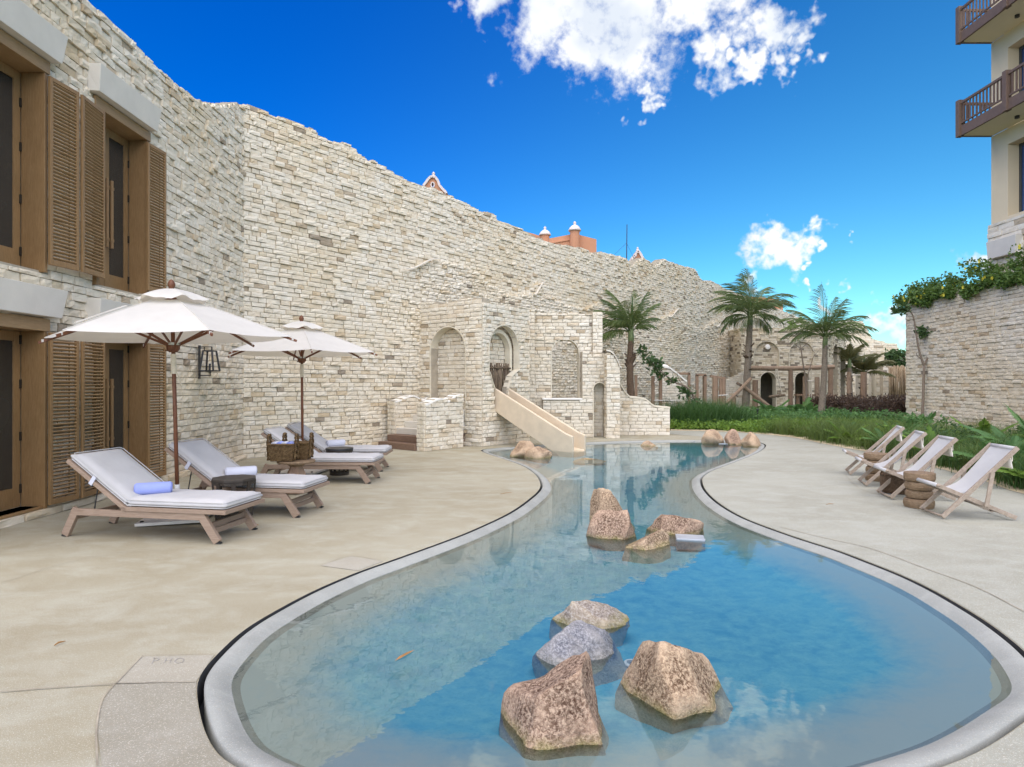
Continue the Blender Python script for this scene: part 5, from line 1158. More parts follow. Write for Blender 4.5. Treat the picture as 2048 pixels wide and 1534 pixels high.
# ------------------------------------------------------------------ deck chairs on the right
def make_deckchair():
    t = thing('deck_chair', '-', 'deck chair', group='folding sling deck chairs'); W = .49; b = .045
    def bar(name, x0, z0, x1, z1, y, w=.028, h=.05, **k): return MB().beam((x0, y, z0), (x1, y, z1), w, h).build(name, 'deckchair_teak', t, bevel=.004)
    for y in (0, W): bar('back_post', 0, .02, .84, .87, y); bar('seat_rail', -.05, .405, .84, .025, y + (.03 if y == 0 else -.03)); 
    for y in (-.032, W + .032): bar('prop', .545, .57, .475, .16, y, .022, .045)
    def rod(name, x, z, r=.014, y0=-.01, y1=W + .01, mat='deckchair_teak'): return MB().tube([(x, y0, z), (x, y1, z)], r, 10).build(name, mat, t, smooth=True)
    rod('foot_bar', .02, .025); rod('top_bar', .825, .855, .016); rod('front_bar', -.04, .40, .016); rod('rear_bar', .80, .04, .012, .03, W - .03); rod('prop_bar', .475, .155, .012, -.03, W + .03)
    for y in (.03, W - .03):           # notched ends
        for k in range(3): x = .58 + k * .075; MB().beam((x, y, .41 - .43 * (x + .05) / .89 + .018), (x + .045, y, .41 - .43 * (x + .095) / .89 + .03), .026, .022).build('notch', 'deckchair_teak', t)
    # sling: hangs in a curve from top bar to front bar
    pts = []; N = 26
    ctl = [Vector((.835, 0, .875)), Vector((.62, 0, .60)), Vector((.42, 0, .385)), Vector((.22, 0, .315)), Vector((.06, 0, .36)), Vector((-.045, 0, .418))]
    cv = catmull(ctl, 6, False); vs = []; fs = []
    for side in (0, 1):
        for p in cv:
            for j in range(5): y = .025 + (W - .05) * j / 4; sag = -.012 * math.sin(math.pi * j / 4); vs.append((p.x, y, p.z + sag - side * .004))
    n = len(cv)
    for side in (0, 1):
        for i in range(n - 1):
            for j in range(4): a = side * n * 5 + i * 5 + j; f = (a, a + 1, a + 6, a + 5); fs.append(f if side else tuple(reversed(f)))
    sl_ = MB().add(vs, fs).build('sling', 'sling_fabric', t, smooth=True)
    for x, z in ((.829, .858), (-.042, .402)): MB().tube([(x, .025, z), (x, W - .025, z)], .024, 12).build('sling_hem', 'sling_fabric', sl_, smooth=True)
    # head pad hanging behind the top
    m = pillow_slab(-.09, .09, .05, W - .05, -.02, .02, 8, 10, Matrix.Translation((.80, 0, .70)) @ Matrix.Rotation(R(80), 4, 'Y'), .006, 5); m.build('head_pad', 'head_flap', t, smooth=True)
    MB().box(.815, .822, .06, W - .06, .70, .86).build('pad_strap', 'head_flap', t)
    return t
dc = make_deckchair()
for i, (loc, a, lab) in enumerate((((5.21, 7.57), -7, 'nearest deck chair with white sling, in front on the right'), ((5.36, 8.85), -11, 'deck chair second from the camera, beside the stacked stump table'), ((5.63, 9.96), -18, 'third deck chair, just behind the wicker basket'), ((6.04, 11.18), -21, 'farthest deck chair, nearest the grass bed and palms'))):
    o = dc if i == 0 else copy_tree(dc); place(o, (loc[0], loc[1], .012), R(a)); o['label'] = lab
def stump_table(lab, loc, r, h, seed):
    t = thing('stump_table', lab, 'side table', loc, 0, 'stacked log stump tables'); rr = random.Random(seed); n = 4; z = 0
    for k in range(n):
        hh = h / n; rad = r * ((1.0, .90, .90, 1.02)[k]) * rr.uniform(.97, 1.03); dx, dy = rr.uniform(-.012, .012), rr.uniform(-.012, .012); ph = rr.uniform(0, 6)
        pr = [(rad * (.84 if k else .95), z + .002), (rad * .95, z + hh * .13), (rad, z + hh * .40), (rad * .99, z + hh * .72), (rad * (.93 if k < 3 else .985), z + hh * .93), (rad * .86 if k < 3 else rad * .97, z + hh)]
        MB().lathe(pr, (loc[0] + dx, loc[1] + dy, loc[2]), 26, True, lambda a, zz: 1 + .025 * math.sin(3 * a + ph) + .015 * math.sin(7 * a + ph * 2)).build('log_disc', 'stump_wood', t, smooth=False, bevel=.004); z += hh
stump_table('stacked log stump table beside the nearest deck chair', (5.43, 8.32, .008), .185, .46, 4)
stump_table('stacked log stump table between the two farthest deck chairs', (6.20, 10.62, .008), .185, .46, 9)
def round_basket(lab, loc):
    t = thing('wicker_basket', lab, 'basket', loc); MB().lathe([(.19, 0), (.215, .05), (.225, .18), (.215, .27), (.20, .27), (.205, .1), (.17, .02)], loc, 28, False).build('basket_body', 'dark_wicker', t)
    MB().tube([(loc[0] + .21 * math.cos(a * math.pi / 12), loc[1] + .21 * math.sin(a * math.pi / 12), loc[2] + .272) for a in range(25)], .016, 7, False).build('rim', 'dark_wicker', t)
    for s in (-1, 1): MB().tube([(loc[0] + s * .21, loc[1] - .06 + .12 * q / 8, loc[2] + .26 + .07 * math.sin(math.pi * q / 8)) for q in range(9)], .014, 6).build('handle', 'dark_wicker', t)
    MB().lathe([(.185, .12), (.12, .16), (.02, .17)], loc, 18).build('towel_fill', 'white_towel', t)
round_basket('dark round wicker basket behind the second deck chair', (5.80, 9.42, .008))

# ------------------------------------------------------------------ rocks in the pool
def rock(lab, X, Y, w, d, ztop, seed, mat, rz=0.0, zbot=None, planes=None, group='boulders in the pool', sub=4, peak=(0, 0)):
    zbot = -.33 - ztop * .5 if sub == 4 else -.17
    bm = bmesh.new(); bmesh.ops.create_icosphere(bm, subdivisions=sub, radius=1.0); r = random.Random(seed)
    pl = [(Vector((r.gauss(0, 1), r.gauss(0, 1), r.gauss(0, .7))).normalized(), r.uniform(.52, .78)) for _ in range(9)]
    pl += [(Vector(n).normalized(), q) for n, q in (planes or [])]
    for v in bm.verts:
        p = v.co.copy()
        for _ in range(2):
            for n, q in pl:
                e = p.dot(n) - q
                if e > 0: p -= n * e * .97
        p += p.normalized() * (.075 * mnoise.noise(p * 1.9 + Vector((seed, 0, 0))) + .04 * mnoise.noise(p * 4.5 + Vector((0, 0, seed))) + .018 * mnoise.noise(p * 11 + Vector((0, seed, 0))))
        v.co = p
    xs = [v.co.x for v in bm.verts]; ys = [v.co.y for v in bm.verts]; zs = [v.co.z for v in bm.verts]
    for v in bm.verts:
        z = (v.co.z - min(zs)) / (max(zs) - min(zs)); flare = 1.26 - .48 * z
        v.co = Vector((((v.co.x - min(xs)) / (max(xs) - min(xs)) - .5) * w * flare + peak[0] * z * w, ((v.co.y - min(ys)) / (max(ys) - min(ys)) - .5) * d * flare + peak[1] * z * d, zbot + z * (ztop - zbot)))
    me = bpy.data.meshes.new('boulder'); bm.to_mesh(me); bm.free(); o = finish('boulder', me, mat, None, smooth=False); place(o, (X, Y, 0), rz); tag(o, lab, 'rock', group)
    me.polygons.foreach_set('use_smooth', [True] * len(me.polygons)); return o
rock('large pink granite boulder at the front of the pool, left of the pair', .20, 3.10, .55, .50, .295, 3, 'granite_pink', R(10), planes=[((-.35, .15, .92), .58), ((.85, -.35, .3), .62), ((-.25, -.93, .22), .62), ((-.9, -.2, .25), .66)], peak=(.10, .02))
rock('large rounded tan boulder at the front of the pool, right of the pair', .88, 3.36, .62, .52, .28, 15, 'granite_tan', R(-15), planes=[((.45, -.55, .7), .74), ((-.8, -.3, .45), .74), ((.1, .3, .95), .72)], peak=(-.04, .04))
rock('blue grey boulder just under the water behind the front pair', .43, 3.95, .62, .46, .13, 22, 'granite_sky_tint', R(20), planes=[((-.2, -.5, .85), .62), ((.2, -.9, .3), .6), ((.4, .3, .86), .62)])
rock('flat submerged boulder with a yellow tip behind the blue grey one', .60, 4.42, .60, .42, .115, 26, 'granite_grey', R(-12), planes=[((.35, -.2, .9), .55)], peak=(-.12, .08))
rock('tall pointed boulder at the back of the middle cluster', 1.27, 7.75, .52, .42, .37, 31, 'granite_tan', R(5), planes=[((.75, 0, .66), .52), ((-.9, -.2, .3), .6)], peak=(-.16, 0))
rock('blocky boulder at the left of the middle cluster', 1.12, 6.95, .60, .52, .27, 37, 'granite_pink', R(25), planes=[((.2, .2, 1), .62), ((.8, -.5, .2), .6)])
rock('low wedge boulder at the right of the middle cluster', 1.88, 7.15, .70, .44, .17, 41, 'granite_pink', R(-8), planes=[((.15, .2, 1), .55), ((-.2, -.95, .2), .55)])
rock('low boulder at the front of the middle cluster', 1.36, 6.48, .58, .40, .12, 47, 'granite_tan', R(12), planes=[((-.45, .2, .9), .5), ((.5, -.6, .5), .58)], peak=(.15, 0))
rock('pale chunky boulder on the left at the pool end', 5.62, 17.55, .62, .5, .36, 53, 'granite_tan', R(5), group='boulders at the far end of the pool', sub=3)
rock('upright square boulder in the middle at the pool end', 6.16, 17.45, .44, .42, .38, 59, 'granite_pink', R(0), group='boulders at the far end of the pool', sub=3)
rock('rounded boulder on the right at the pool end', 6.45, 16.85, .48, .44, .34, 63, 'granite_tan', R(30), group='boulders at the far end of the pool', sub=3)
rock('dark rugged boulder beside the foot of the slide', .26, 14.55, .58, .5, .32, 67, 'granite_tan', R(15), group='boulders by the slide', sub=3, planes=[((-.6, -.3, .7), .55)])
rock('lower rugged boulder in front of the dark one by the slide', .58, 14.25, .62, .42, .22, 71, 'granite_tan', R(-20), group='boulders by the slide', sub=3, planes=[((.5, -.2, .8), .5)])
rock('small pale rock in the far water right of the slide', 3.72, 17.0, .46, .32, .10, 73, 'granite_tan', 0, sub=3, group='small rocks in the far water'); rock('flat drowned rock in front of the slide end', 1.75, 14.0, .72, .42, -.015, 79, 'granite_tan', 0, sub=3, group='small rocks in the far water')
for lab, px, py, w, d, Y in (('pale flat slab beside the low wedge boulder', 1380, 1070, .30, .22, None), ('pale slab standing in for a reflection left of the chunky boulder at the pool end', 1380, 880, .28, .22, None), ('pale slab standing in for a reflection between two boulders at the pool end', 1423, 882, .30, .22, None), ('pale slab standing in for a reflection before the rounded boulder at the pool end', 1448, 885, .30, .2, None)):
    p = G(px, py, 0); o = MB().box(-w / 2, w / 2, -d / 2, d / 2, -.12, .0).build('pool_slab', 'wet_slab', None, bevel=.006); place(o, (p.x, p.y, -.018), R(-12)); tag(o, lab, 'slab', 'pale slabs at the water line')  # slabs at the pool end stand in for pale reflections on the water
def fitting(lab, px, py, r, z):
    p = G(px, py, z); t = thing('pool_fitting', lab, 'pool fitting', p); m = MB().lathe([(r, 0), (r, .012), (r * .9, .018), (r * .62, .018), (r * .58, .004), (r * .3, .004)], p, 22, False); m.build('ring', 'white_metal', t); MB().lathe([(r * .5, .0), (r * .5, .008)], p, 18).build('grille', 'steel', t)
fitting('small white inlet ring on the pool floor left of centre', 948, 1166, .05, -.16); fitting('white round drain between the front boulders', 1264, 1330, .055, -.16)
o = MB().add([(-.09, -.004, 0), (-.03, .012, .004), (.04, .012, .003), (.10, 0, 0), (.04, -.013, .004), (-.03, -.012, .003)], [(0, 1, 2, 3, 4, 5)]).build('fallen_leaf', 'wet_leaf_litter'); p = G(808, 1312, WATER_Z); place(o, (p.x, p.y, WATER_Z + .003), R(58)); tag(o, 'narrow brown leaf floating on the pool', 'leaf')

for lab, px, py, a, L_ in (('thin dark twig on the deck left of the pool waist', 1012, 988, 40, .22), ('small dry leaf on the deck in front of the nearest lounger', 512, 1052, 10, .06), ('dry curled leaf on the deck near the left bottom', 120, 1290, 70, .07), ('dry twig on the right deck before the chairs', 1660, 1010, 15, .12)):
    p = G(px, py); m = MB(); m.tube([(-L_ / 2, 0, .004), (0, .01, .008), (L_ / 2, 0, .004)], [.003, .006 if L_ < .1 else .004, .002], 5); o = m.build('twig', 'wet_leaf_litter'); place(o, (p.x, p.y, .008), R(a)); tag(o, lab, 'twig', 'dry bits lying on the deck')
# ================================================================== planting
def leaf_cloud(name, mat, centers, n, size, parent, seed=1, flat=.5, aspect=.5, up=.35):
    """many small folded leaves: centers = [(x,y,z,rx,ry,rz,weight)]"""
    g = np.random.default_rng(seed); C = np.array(centers, float); w = C[:, 6] / C[:, 6].sum(); k = g.choice(len(C), n, p=w)
    d = g.normal(size=(n, 3)); d /= np.linalg.norm(d, axis=1)[:, None]; rad = g.random(n) ** (1 / 2.2)
    P = C[k, :3] + d * rad[:, None] * C[k, 3:6]
    f = g.normal(size=(n, 3)); f[:, 2] = f[:, 2] * flat + up * .4; f /= np.linalg.norm(f, axis=1)[:, None]
    s = np.cross(f, g.normal(size=(n, 3))); s /= np.linalg.norm(s, axis=1)[:, None]; u = np.cross(s, f)
    L = size * g.uniform(.6, 1.3, n)[:, None]; W = L * aspect
    v0 = P; v1 = P + f * L * .5 + s * W * .5 + u * W * .12; v2 = P + f * L; v3 = P + f * L * .5 - s * W * .5 + u * W * .12
    V = np.stack([v0, v1, v2, v3], 1).reshape(-1, 3); F = np.arange(4 * n).reshape(n, 4)
    F = np.stack([F[:, [0, 1, 2]], F[:, [0, 2, 3]]], 1).reshape(-1); return finish(name, np_mesh(name, V, F, 3, np.repeat(g.random(n), 2)), mat, parent)
def blades(name, mat, XY, H, lean, width, seed=1, parent=None, z0=0.0, seg=3, per=1):
    g = np.random.default_rng(seed); n = len(XY); tk = np.repeat(g.random(n // per + 1), per)[:n]; H = H * (.62 + .75 * np.repeat(g.random(n // per + 1), per)[:n]); a = g.uniform(0, 2 * np.pi, n); d = np.stack([np.cos(a), np.sin(a)], 1); H = H * g.uniform(.6, 1.15, n); ln = lean * g.uniform(.3, 1.3, n) * H
    b = a + g.uniform(.8, 2.2, n); sx = np.stack([np.cos(b), np.sin(b)], 1); V = np.zeros((n, seg * 2 + 1, 3)); base = np.zeros(n) + z0
    for i in range(seg + 1):
        t = i / seg; x = XY + d * (ln * t ** 2)[:, None]; z = base + H * (t - .18 * lean * t ** 2.5)
        if i < seg:
            w = width * (1 - t * .75); V[:, 2 * i, :2] = x - sx * w / 2; V[:, 2 * i + 1, :2] = x + sx * w / 2; V[:, 2 * i, 2] = z; V[:, 2 * i + 1, 2] = z
        else: V[:, 2 * seg, :2] = x; V[:, 2 * seg, 2] = z
    k = seg * 2 + 1; tri = []
    for i in range(seg - 1): tri += [(2 * i, 2 * i + 1, 2 * i + 3), (2 * i, 2 * i + 3, 2 * i + 2)]
    tri.append((2 * seg - 2, 2 * seg - 1, 2 * seg)); T = np.array(tri)
    F = (np.arange(n)[:, None, None] * k + T[None]).reshape(-1); return finish(name, np_mesh(name, V.reshape(-1, 3), F, 3, np.repeat(np.clip(tk * .75 + g.random(n) * .25, 0, .999), len(tri))), mat, parent)
def bed_mask(XY):      # to the right of / behind the bed edge polyline
    P = [(p.x, p.y) for p in BED]; poly = np.array(P + [(40, -3), (40, 60), (5.49, 60)]); ins = np.zeros(len(XY), bool)
    for (ax, ay), (bx, by) in zip(poly, np.roll(poly, -1, 0)):
        if ay != by: c = ((ay > XY[:, 1]) != (by > XY[:, 1])); ins ^= c & (XY[:, 0] < (bx - ax) * (XY[:, 1] - ay) / (by - ay) + ax)
    return ins
def bed_dist(XY):
    d = np.full(len(XY), 1e9)
    for p in BED: d = np.minimum(d, np.hypot(XY[:, 0] - p.x, XY[:, 1] - p.y))
    return d
# feathery grass in tufts along the right bed
g = np.random.default_rng(5)
def tufts(n, x0, x1, y0, y1, per, spread, keep):
    c = np.stack([g.uniform(x0, x1, n), g.uniform(y0, y1, n)], 1); c = c[keep(c)]
    XY = np.repeat(c, per, 0) + g.normal(size=(len(c) * per, 2)) * spread; return XY
kp = lambda c: bed_mask(c) & (bed_dist(c) > .12) & (c[:, 0] < 15.3) & (g.random(len(c)) < np.clip(1.25 - bed_dist(c) / 4.5, .12, 1)) & ~((c[:, 1] > 20.8))
stuff(blades('feathery_grass', 'grass_light', tufts(1250, 7.6, 15.3, 8.0, 21.5, 52, .12, kp), .66, .95, .010, 8, per=52))['label'] = 'feathery green ornamental grass along the right garden bed'
kp2 = lambda c: kp(c) & (c[:, 1] < 14.5)
stuff(blades('dark_grass', 'grass_dark', tufts(760, 7.8, 13.5, 8.0, 14.5, 44, .14, kp2), .62, .95, .011, 9, per=44))['label'] = 'darker green grass tufts behind the deck chairs'
# big dark mounds of grass left of the planting
XY = tufts(230, 5.75, 9.0, 22.6, 26.0, 60, .22, lambda c: ((c[:, 0] - 7.3) / 1.75) ** 2 + ((c[:, 1] - 24.2) / 1.6) ** 2 < 1)
stuff(blades('grass_mound', 'grass_dark', XY, .95, .8, .016, 10, per=60))['label'] = 'mound of tall dark green fountain grass beside the low wall'
# leafy ground cover
def cover(name, mat, n, region, hz, size, seed, lab):
    gg = np.random.default_rng(seed); (x0, x1, y0, y1, fn) = region; c = np.stack([gg.uniform(x0, x1, 900), gg.uniform(y0, y1, 900)], 1); c = c[bed_mask(c) & (bed_dist(c) > .18) & fn(c)]
    o = leaf_cloud(name, mat, [(x, y, hz * .45, .34, .34, hz * gg.uniform(.4, .75), 1) for x, y in c], n, size, None, seed, .7, .5); stuff(o)['label'] = lab
cover('ground_cover', 'cover_leaf', 26000, (5.4, 13.5, 20.5, 24.5, lambda c: c[:, 0] - 5.4 > (c[:, 1] - 26) * 1), .34, .10, 3, 'bright green leafy ground cover along the path')
cover('ground_cover', 'fern_leaf', 14000, (8.5, 15.5, 23.5, 30.5, lambda c: c[:, 0] > 0), .55, .14, 4, 'dark green leafy ground cover under the palms')

def frond_mesh(L, droop, nleaf, leaf, seed, lw=.03, hang=.5, start=.18, curl=0.0):
    """pinnate frond along +X rising then drooping; one mesh"""
    r = random.Random(seed); N = 26; pts = []; ang = 0.0; p = Vector((0, 0, 0)); th = 0.0
    for i in range(N + 1):
        s = i / N; pts.append(p.copy()); th = -droop * (s ** 1.5); p = p + Vector((math.cos(th), curl * s * .6, math.sin(th))).normalized() * (L / N)
    m = MB(); m.tube(pts, [.022 * (1 - .8 * i / N) * (L / 2) ** .5 for i in range(N + 1)], 5, False)
    for k in range(nleaf):
        s = start + (1 - start) * (k + .5) / nleaf; i = min(N - 1, int(s * N)); f = s * N - i; q = pts[i].lerp(pts[i + 1], f); t = (pts[i + 1] - pts[i]).normalized(); up = t.cross(Vector((0, 1, 0))).normalized() * -1
        ll = leaf * (math.sin(math.pi * min(1, .22 + .83 * s)) ** .6) * r.uniform(.6, 1.15)
        for sd_ in (-1, 1):
            side = Vector((0, sd_, 0)); d0 = (side * (.95 - .55 * s) + t * (.55 + .5 * s) + up * .15).normalized(); d1 = (d0 + Vector((0, 0, -hang * r.uniform(.6, 1.3)))).normalized(); d2 = (d1 + Vector((0, 0, -hang * r.uniform(.6, 1.4)))).normalized()
            a = q; b = a + d0 * ll * .4; c = b + d1 * ll * .35; e = c + d2 * ll * .3; w = lw * r.uniform(.8, 1.2); n_ = (t * .8 + Vector((0, 0, .2))).normalized()
            m.add([a - n_ * w * .3, a + n_ * w * .3, b - n_ * w * .5, b + n_ * w * .5, c - n_ * w * .4, c + n_ * w * .4, e], [(0, 1, 3, 2), (2, 3, 5, 4), (4, 5, 6)])
    return m
def palm(lab, base, crown, fr, trunk_r=(.17, .11), L=2.2, leaf=.62, nl=34, seed=1, lw=.035, mat='palm_leaf', trunkmat='palm_trunk', bend=.15, hang=.55, boots=True, spear=True, shaft=.9, droop=1.0):
    t = thing('palm_tree', lab, 'palm', base, 0, 'palm trees in the garden'); r = random.Random(seed); B = Vector(base); Cc = Vector(crown); n = 16; pts = []; rad = []
    for i in range(n + 1):
        s = i / n; p = B.lerp(Cc, s) + Vector((bend * math.sin(math.pi * s), 0, 0)); pts.append(p); rad.append((trunk_r[0] + (trunk_r[1] - trunk_r[0]) * s) * (1.25 if i == 0 else 1 + .06 * (i % 2)))
    MB().tube(pts, rad, 10, True, .05).build('trunk', trunkmat, t, smooth=False)
    if boots:
        m = MB()
        for k in range(14):
            s = r.uniform(.52, .80); i = int(s * n); p = pts[i]; a = r.uniform(0, 6.28); d = Vector((math.cos(a), math.sin(a), 0)); m.beam(p + d * rad[i] * .7, p + d * (rad[i] + r.uniform(.04, .13)) + Vector((0, 0, r.uniform(.05, .28))), .12, .03, (d.x, d.y, .3))
        m.build('leaf_base', 'palm_fibre', t)
    MB().tube([Cc + (Cc - B).normalized() * q for q in (-.15, .15, .45, shaft)], [trunk_r[1], trunk_r[1] * 1.05, trunk_r[1] * .8, .04], 9).build('crown_shaft', 'palm_shaft', t, smooth=True)
    for (az, el, lk, dr, cu) in fr:
        m = frond_mesh(L * lk, dr * droop, nl, leaf * (lk ** .5), r.randrange(9999), lw, hang, .16, cu); o = m.build('frond', mat, None)
        o.matrix_basis = Matrix.Translation(Cc + Vector((0, 0, shaft * .35))) @ Matrix.Rotation(R(az), 4, 'Z') @ Matrix.Rotation(R(-el), 4, 'Y'); put(o, t)
    if spear: MB().tube([Cc + Vector((0, 0, .3)), Cc + Vector((.04, 0, 1.1)), Cc + Vector((.05, 0, 1.7))], [.035, .05, .01], 6).build('spear_leaf', 'grass_dark', t)
    return t
def fan(n, e0, e1, seed, lk=(.8, 1.1), dr=(.6, 1.5)):
    r = random.Random(seed); return [(360 * k / n + r.uniform(-16, 16), r.uniform(e0, e1), r.uniform(*lk), r.uniform(*dr), r.uniform(-.3, .3)) for k in range(n)]
Yp = 24.0; palm('dark young palm growing close to the wall just right of the tower', AT(1263, 806, Yp), AT(1262, 681, Yp), [(165, 70, 1, .8, .2), (185, 55, 1, 1.0, 0), (200, 30, 1, .8, 0), (175, 40, 1.0, .9, .1), (150, 62, .95, 1.1, 0), (20, 75, 1.0, .4, 0), (-10, 66, .9, .8, 0), (15, 50, .75, .9, 0), (95, 60, .9, .8, 0), (-90, 55, .85, 1.0, 0), (-120, 35, .9, 1.1, 0), (200, 8, .9, .8, 0), (-40, 35, .6, 1.0, 0), (60, 80, 1.0, .3, .2), (180, 78, 1.1, .7, 0), (230, 40, .9, 1.3, 0), (140, 20, .9, 1.3, 0), (250, 62, 1, .9, 0)], (.14, .11), 1.85, .78, 30, 3, .032, droop=1.25, bend=-.05, hang=.9, trunkmat='palm_fibre')
Yp = 31.0; palm('tall palm with ringed grey trunk in front of the arcade, left of the pair', AT(1490, 833, Yp), AT(1500, 648, Yp), [(88, 84, 1.25, .15, 0), (70, 80, 1.2, .2, .2), (110, 78, 1.2, .2, -.2), (0, 60, 1.3, 1.35, 0), (12, 50, 1.25, 1.2, 0), (-15, 48, 1.15, 1.4, 0), (178, 62, 1.2, 1.6, 0), (165, 50, 1.1, 1.6, 0), (195, 45, 1.05, 1.6, 0), (150, 72, 1.2, 1.3, 0), (40, 58, 1.0, 1.4, 0), (-60, 50, 1, 1.6, 0), (-100, 55, 1.05, 1.5, 0), (-140, 45, 1, 1.6, 0), (200, 20, .85, 1.2, 0), (-20, 20, .8, 1.2, 0), (-90, 25, .85, 1.2, 0), (205, 75, 1.2, 1.2, 0), (30, 72, 1.1, .9, 0), (-120, 8, .8, 1.2, 0), (160, 5, .8, 1.2, 0), (20, 0, .75, 1.2, 0), (230, 0, .8, 1.2, 0)], (.185, .135), 2.15, 1.0, 32, 11, .040, droop=1.25, bend=.0, hang=1.1)
Yp = 26.5; palm('palm with a bare grey trunk and green crown shaft, right of the pair', AT(1640, 845, Yp), AT(1650, 690, Yp), [(92, 86, 1.25, .1, 0), (20, 66, 1.15, .5, .1), (8, 48, 1.2, .9, 0), (-8, 34, 1.15, 1.0, 0), (172, 50, 1.2, 1.2, 0), (188, 36, 1.2, 1.2, 0), (160, 64, 1.1, 1.0, 0), (200, 20, 1.0, 1.1, 0), (60, 60, 1.0, 1.0, 0), (-60, 45, 1.0, 1.3, 0), (-120, 45, 1, 1.3, 0), (-90, 60, 1.0, 1.1, 0), (-20, 15, .95, 1.1, 0), (30, 75, 1.1, .5, .2), (150, 30, 1.0, 1.2, 0), (-90, 20, .9, 1.1, 0), (-45, 30, 1, 1.2, 0), (225, 40, 1.0, 1.2, 0)], (.145, .10), 1.95, .80, 32, 19, .032, droop=1.2, bend=.05, hang=.85, boots=False)
Yp = 40.0; palm('bushy drying palm in front of the far arcade', AT(1726, 806, Yp), AT(1727, 758, Yp), fan(22, 15, 80, 3, (.75, 1.0), (.8, 1.6)), (.22, .16), 2.3, .8, 30, 23, .06, mat='dry_palm', bend=0, hang=.5)
Yp = 39.0; palm('small leaning palm half hidden beside the arcade side wall', AT(1700, 812, Yp), AT(1699, 735, Yp), fan(10, 30, 80, 8, (.6, .9), (.8, 1.4)), (.18, .12), 1.9, .7, 24, 29, .06, mat='dry_palm', bend=0, hang=.6)

def branch_tree(name, lab, cat, limbs, leafspots, mat, nleaf, size, seed=1, aspect=.45, group=None):
    t = thing(name, lab, cat, limbs[0][0][0], 0, group)
    for i, (pts, r0, r1) in enumerate(limbs):
        P = catmull([Vector(p) for p in pts], 5, False); n = len(P); MB().tube(P, [r0 + (r1 - r0) * k / (n - 1) for k in range(n)], 7, True, .06).build('trunk' if i == 0 else 'branch', 'branch_bark', t, smooth=True)
    if leafspots: leaf_cloud('foliage', mat, [(*p, s, s, s * .8, s) for p, s in leafspots], nleaf, size, t, seed, .8, aspect)
    return t
Y = 23.6; A = lambda px, py, y=None: tuple(AT(px, py, y or Y))
branch_tree('slender_tree', 'slender bare forked sapling standing against the right garden wall', 'tree', [([A(1843, 853), A(1846, 800), A(1848, 730)], .055, .045), ([A(1848, 732), A(1838, 700), A(1832, 665), A(1826, 632), A(1814, 614)], .04, .022), ([A(1848, 732), A(1858, 706), A(1858, 685), A(1853, 668)], .035, .018), ([A(1842, 718), A(1834, 711), A(1833, 706)], .018, .008), ([A(1814, 614), A(1806, 618), A(1796, 614)], .016, .007), ([A(1815, 616), A(1817, 605), A(1822, 598)], .014, .006), ([A(1835, 677), A(1845, 679), A(1852, 678)], .014, .008)],
            [(A(1849, 668), .26), (A(1846, 660), .2), (A(1803, 618), .22), (A(1795, 622), .16), (A(1810, 620), .14)], 'tree_leaf', 260, .20, 4)
Y = 24.4
branch_tree('leaning_frangipani', 'leaning leafy sapling in front of the long wall beside the shower posts', 'tree', [([A(1395, 818), A(1388, 795), A(1375, 775), A(1352, 766)], .05, .035), ([A(1352, 766), A(1330, 750), A(1312, 735), A(1300, 722)], .03, .014), ([A(1366, 770), A(1357, 757), A(1354, 745)], .018, .008), ([A(1325, 746), A(1322, 733), A(1321, 722)], .016, .007), ([A(1390, 800), A(1376, 790), A(1369, 782)], .02, .01), ([A(1352, 766), A(1343, 763), A(1335, 757)], .015, .008)],
            [(A(1287, 705), .30), (A(1297, 720), .30), (A(1308, 722), .25), (A(1318, 728), .2), (A(1310, 740), .25), (A(1345, 762), .2), (A(1372, 786), .3), (A(1368, 780), .2), (A(1388, 808), .3), (A(1322, 750), .2)], 'tree_leaf', 520, .20, 6)
Y = 30.5
branch_tree('bare_shrub', 'bare thin branched shrub in front of the arcade between the two palms', 'shrub', [([A(1613, 812), A(1611, 760), A(1605, 720), A(1602, 697)], .045, .03), ([A(1602, 697), A(1594, 692), A(1585, 684)], .02, .008), ([A(1602, 697), A(1600, 688), A(1598, 680)], .018, .007), ([A(1602, 697), A(1613, 688), A(1620, 680)], .02, .008), ([A(1612, 765), A(1622, 728), A(1630, 706)], .03, .012), ([A(1630, 706), A(1624, 698), A(1629, 690)], .012, .006), ([A(1628, 712), A(1638, 700), A(1643, 694)], .012, .006)], None, None, 0, 0)
# cycads and ferns
def rosette(name, lab, cat, loc, n, L, leaf, nl, e0, e1, seed, mat='fern_leaf', lw=.05, hang=.25, drp=(.5, 1.2), group=None):
    t = thing(name, lab, cat, loc, 0, group); r = random.Random(seed)
    MB().lathe([(.05, 0), (.07, .06), (.03, .14)], loc, 8).build('stem', 'palm_fibre', t)
    for k in range(n):
        o = frond_mesh(L * r.uniform(.8, 1.15), r.uniform(*drp), nl, leaf, r.randrange(9999), lw, hang, .22, r.uniform(-.2, .2)).build('frond', mat, None); o.matrix_basis = Matrix.Translation(Vector(loc) + Vector((0, 0, .08))) @ Matrix.Rotation(R(360 * k / n + r.uniform(-15, 15)), 4, 'Z') @ Matrix.Rotation(R(-r.uniform(e0, e1)), 4, 'Y'); put(o, t)
rosette('fern', 'bright broad fern at the right edge near the nearest deck chair', 'fern', (8.15, 9.55, 0), 13, .95, .20, 20, 25, 65, 3, 'cover_leaf', .055, .15, group='ferns in the right bed')
rosette('fern', 'dark fern behind the nearest deck chair', 'fern', (8.7, 10.9, 0), 13, 1.1, .24, 18, 30, 65, 5, 'fern_leaf', .06, .15, group='ferns in the right bed')
rosette('fern', 'dark spreading fern between the nearest chairs and the wall', 'fern', (9.6, 11.8, .1), 12, 1.2, .26, 18, 30, 60, 6, 'fern_leaf', .065, .15, group='ferns in the right bed')
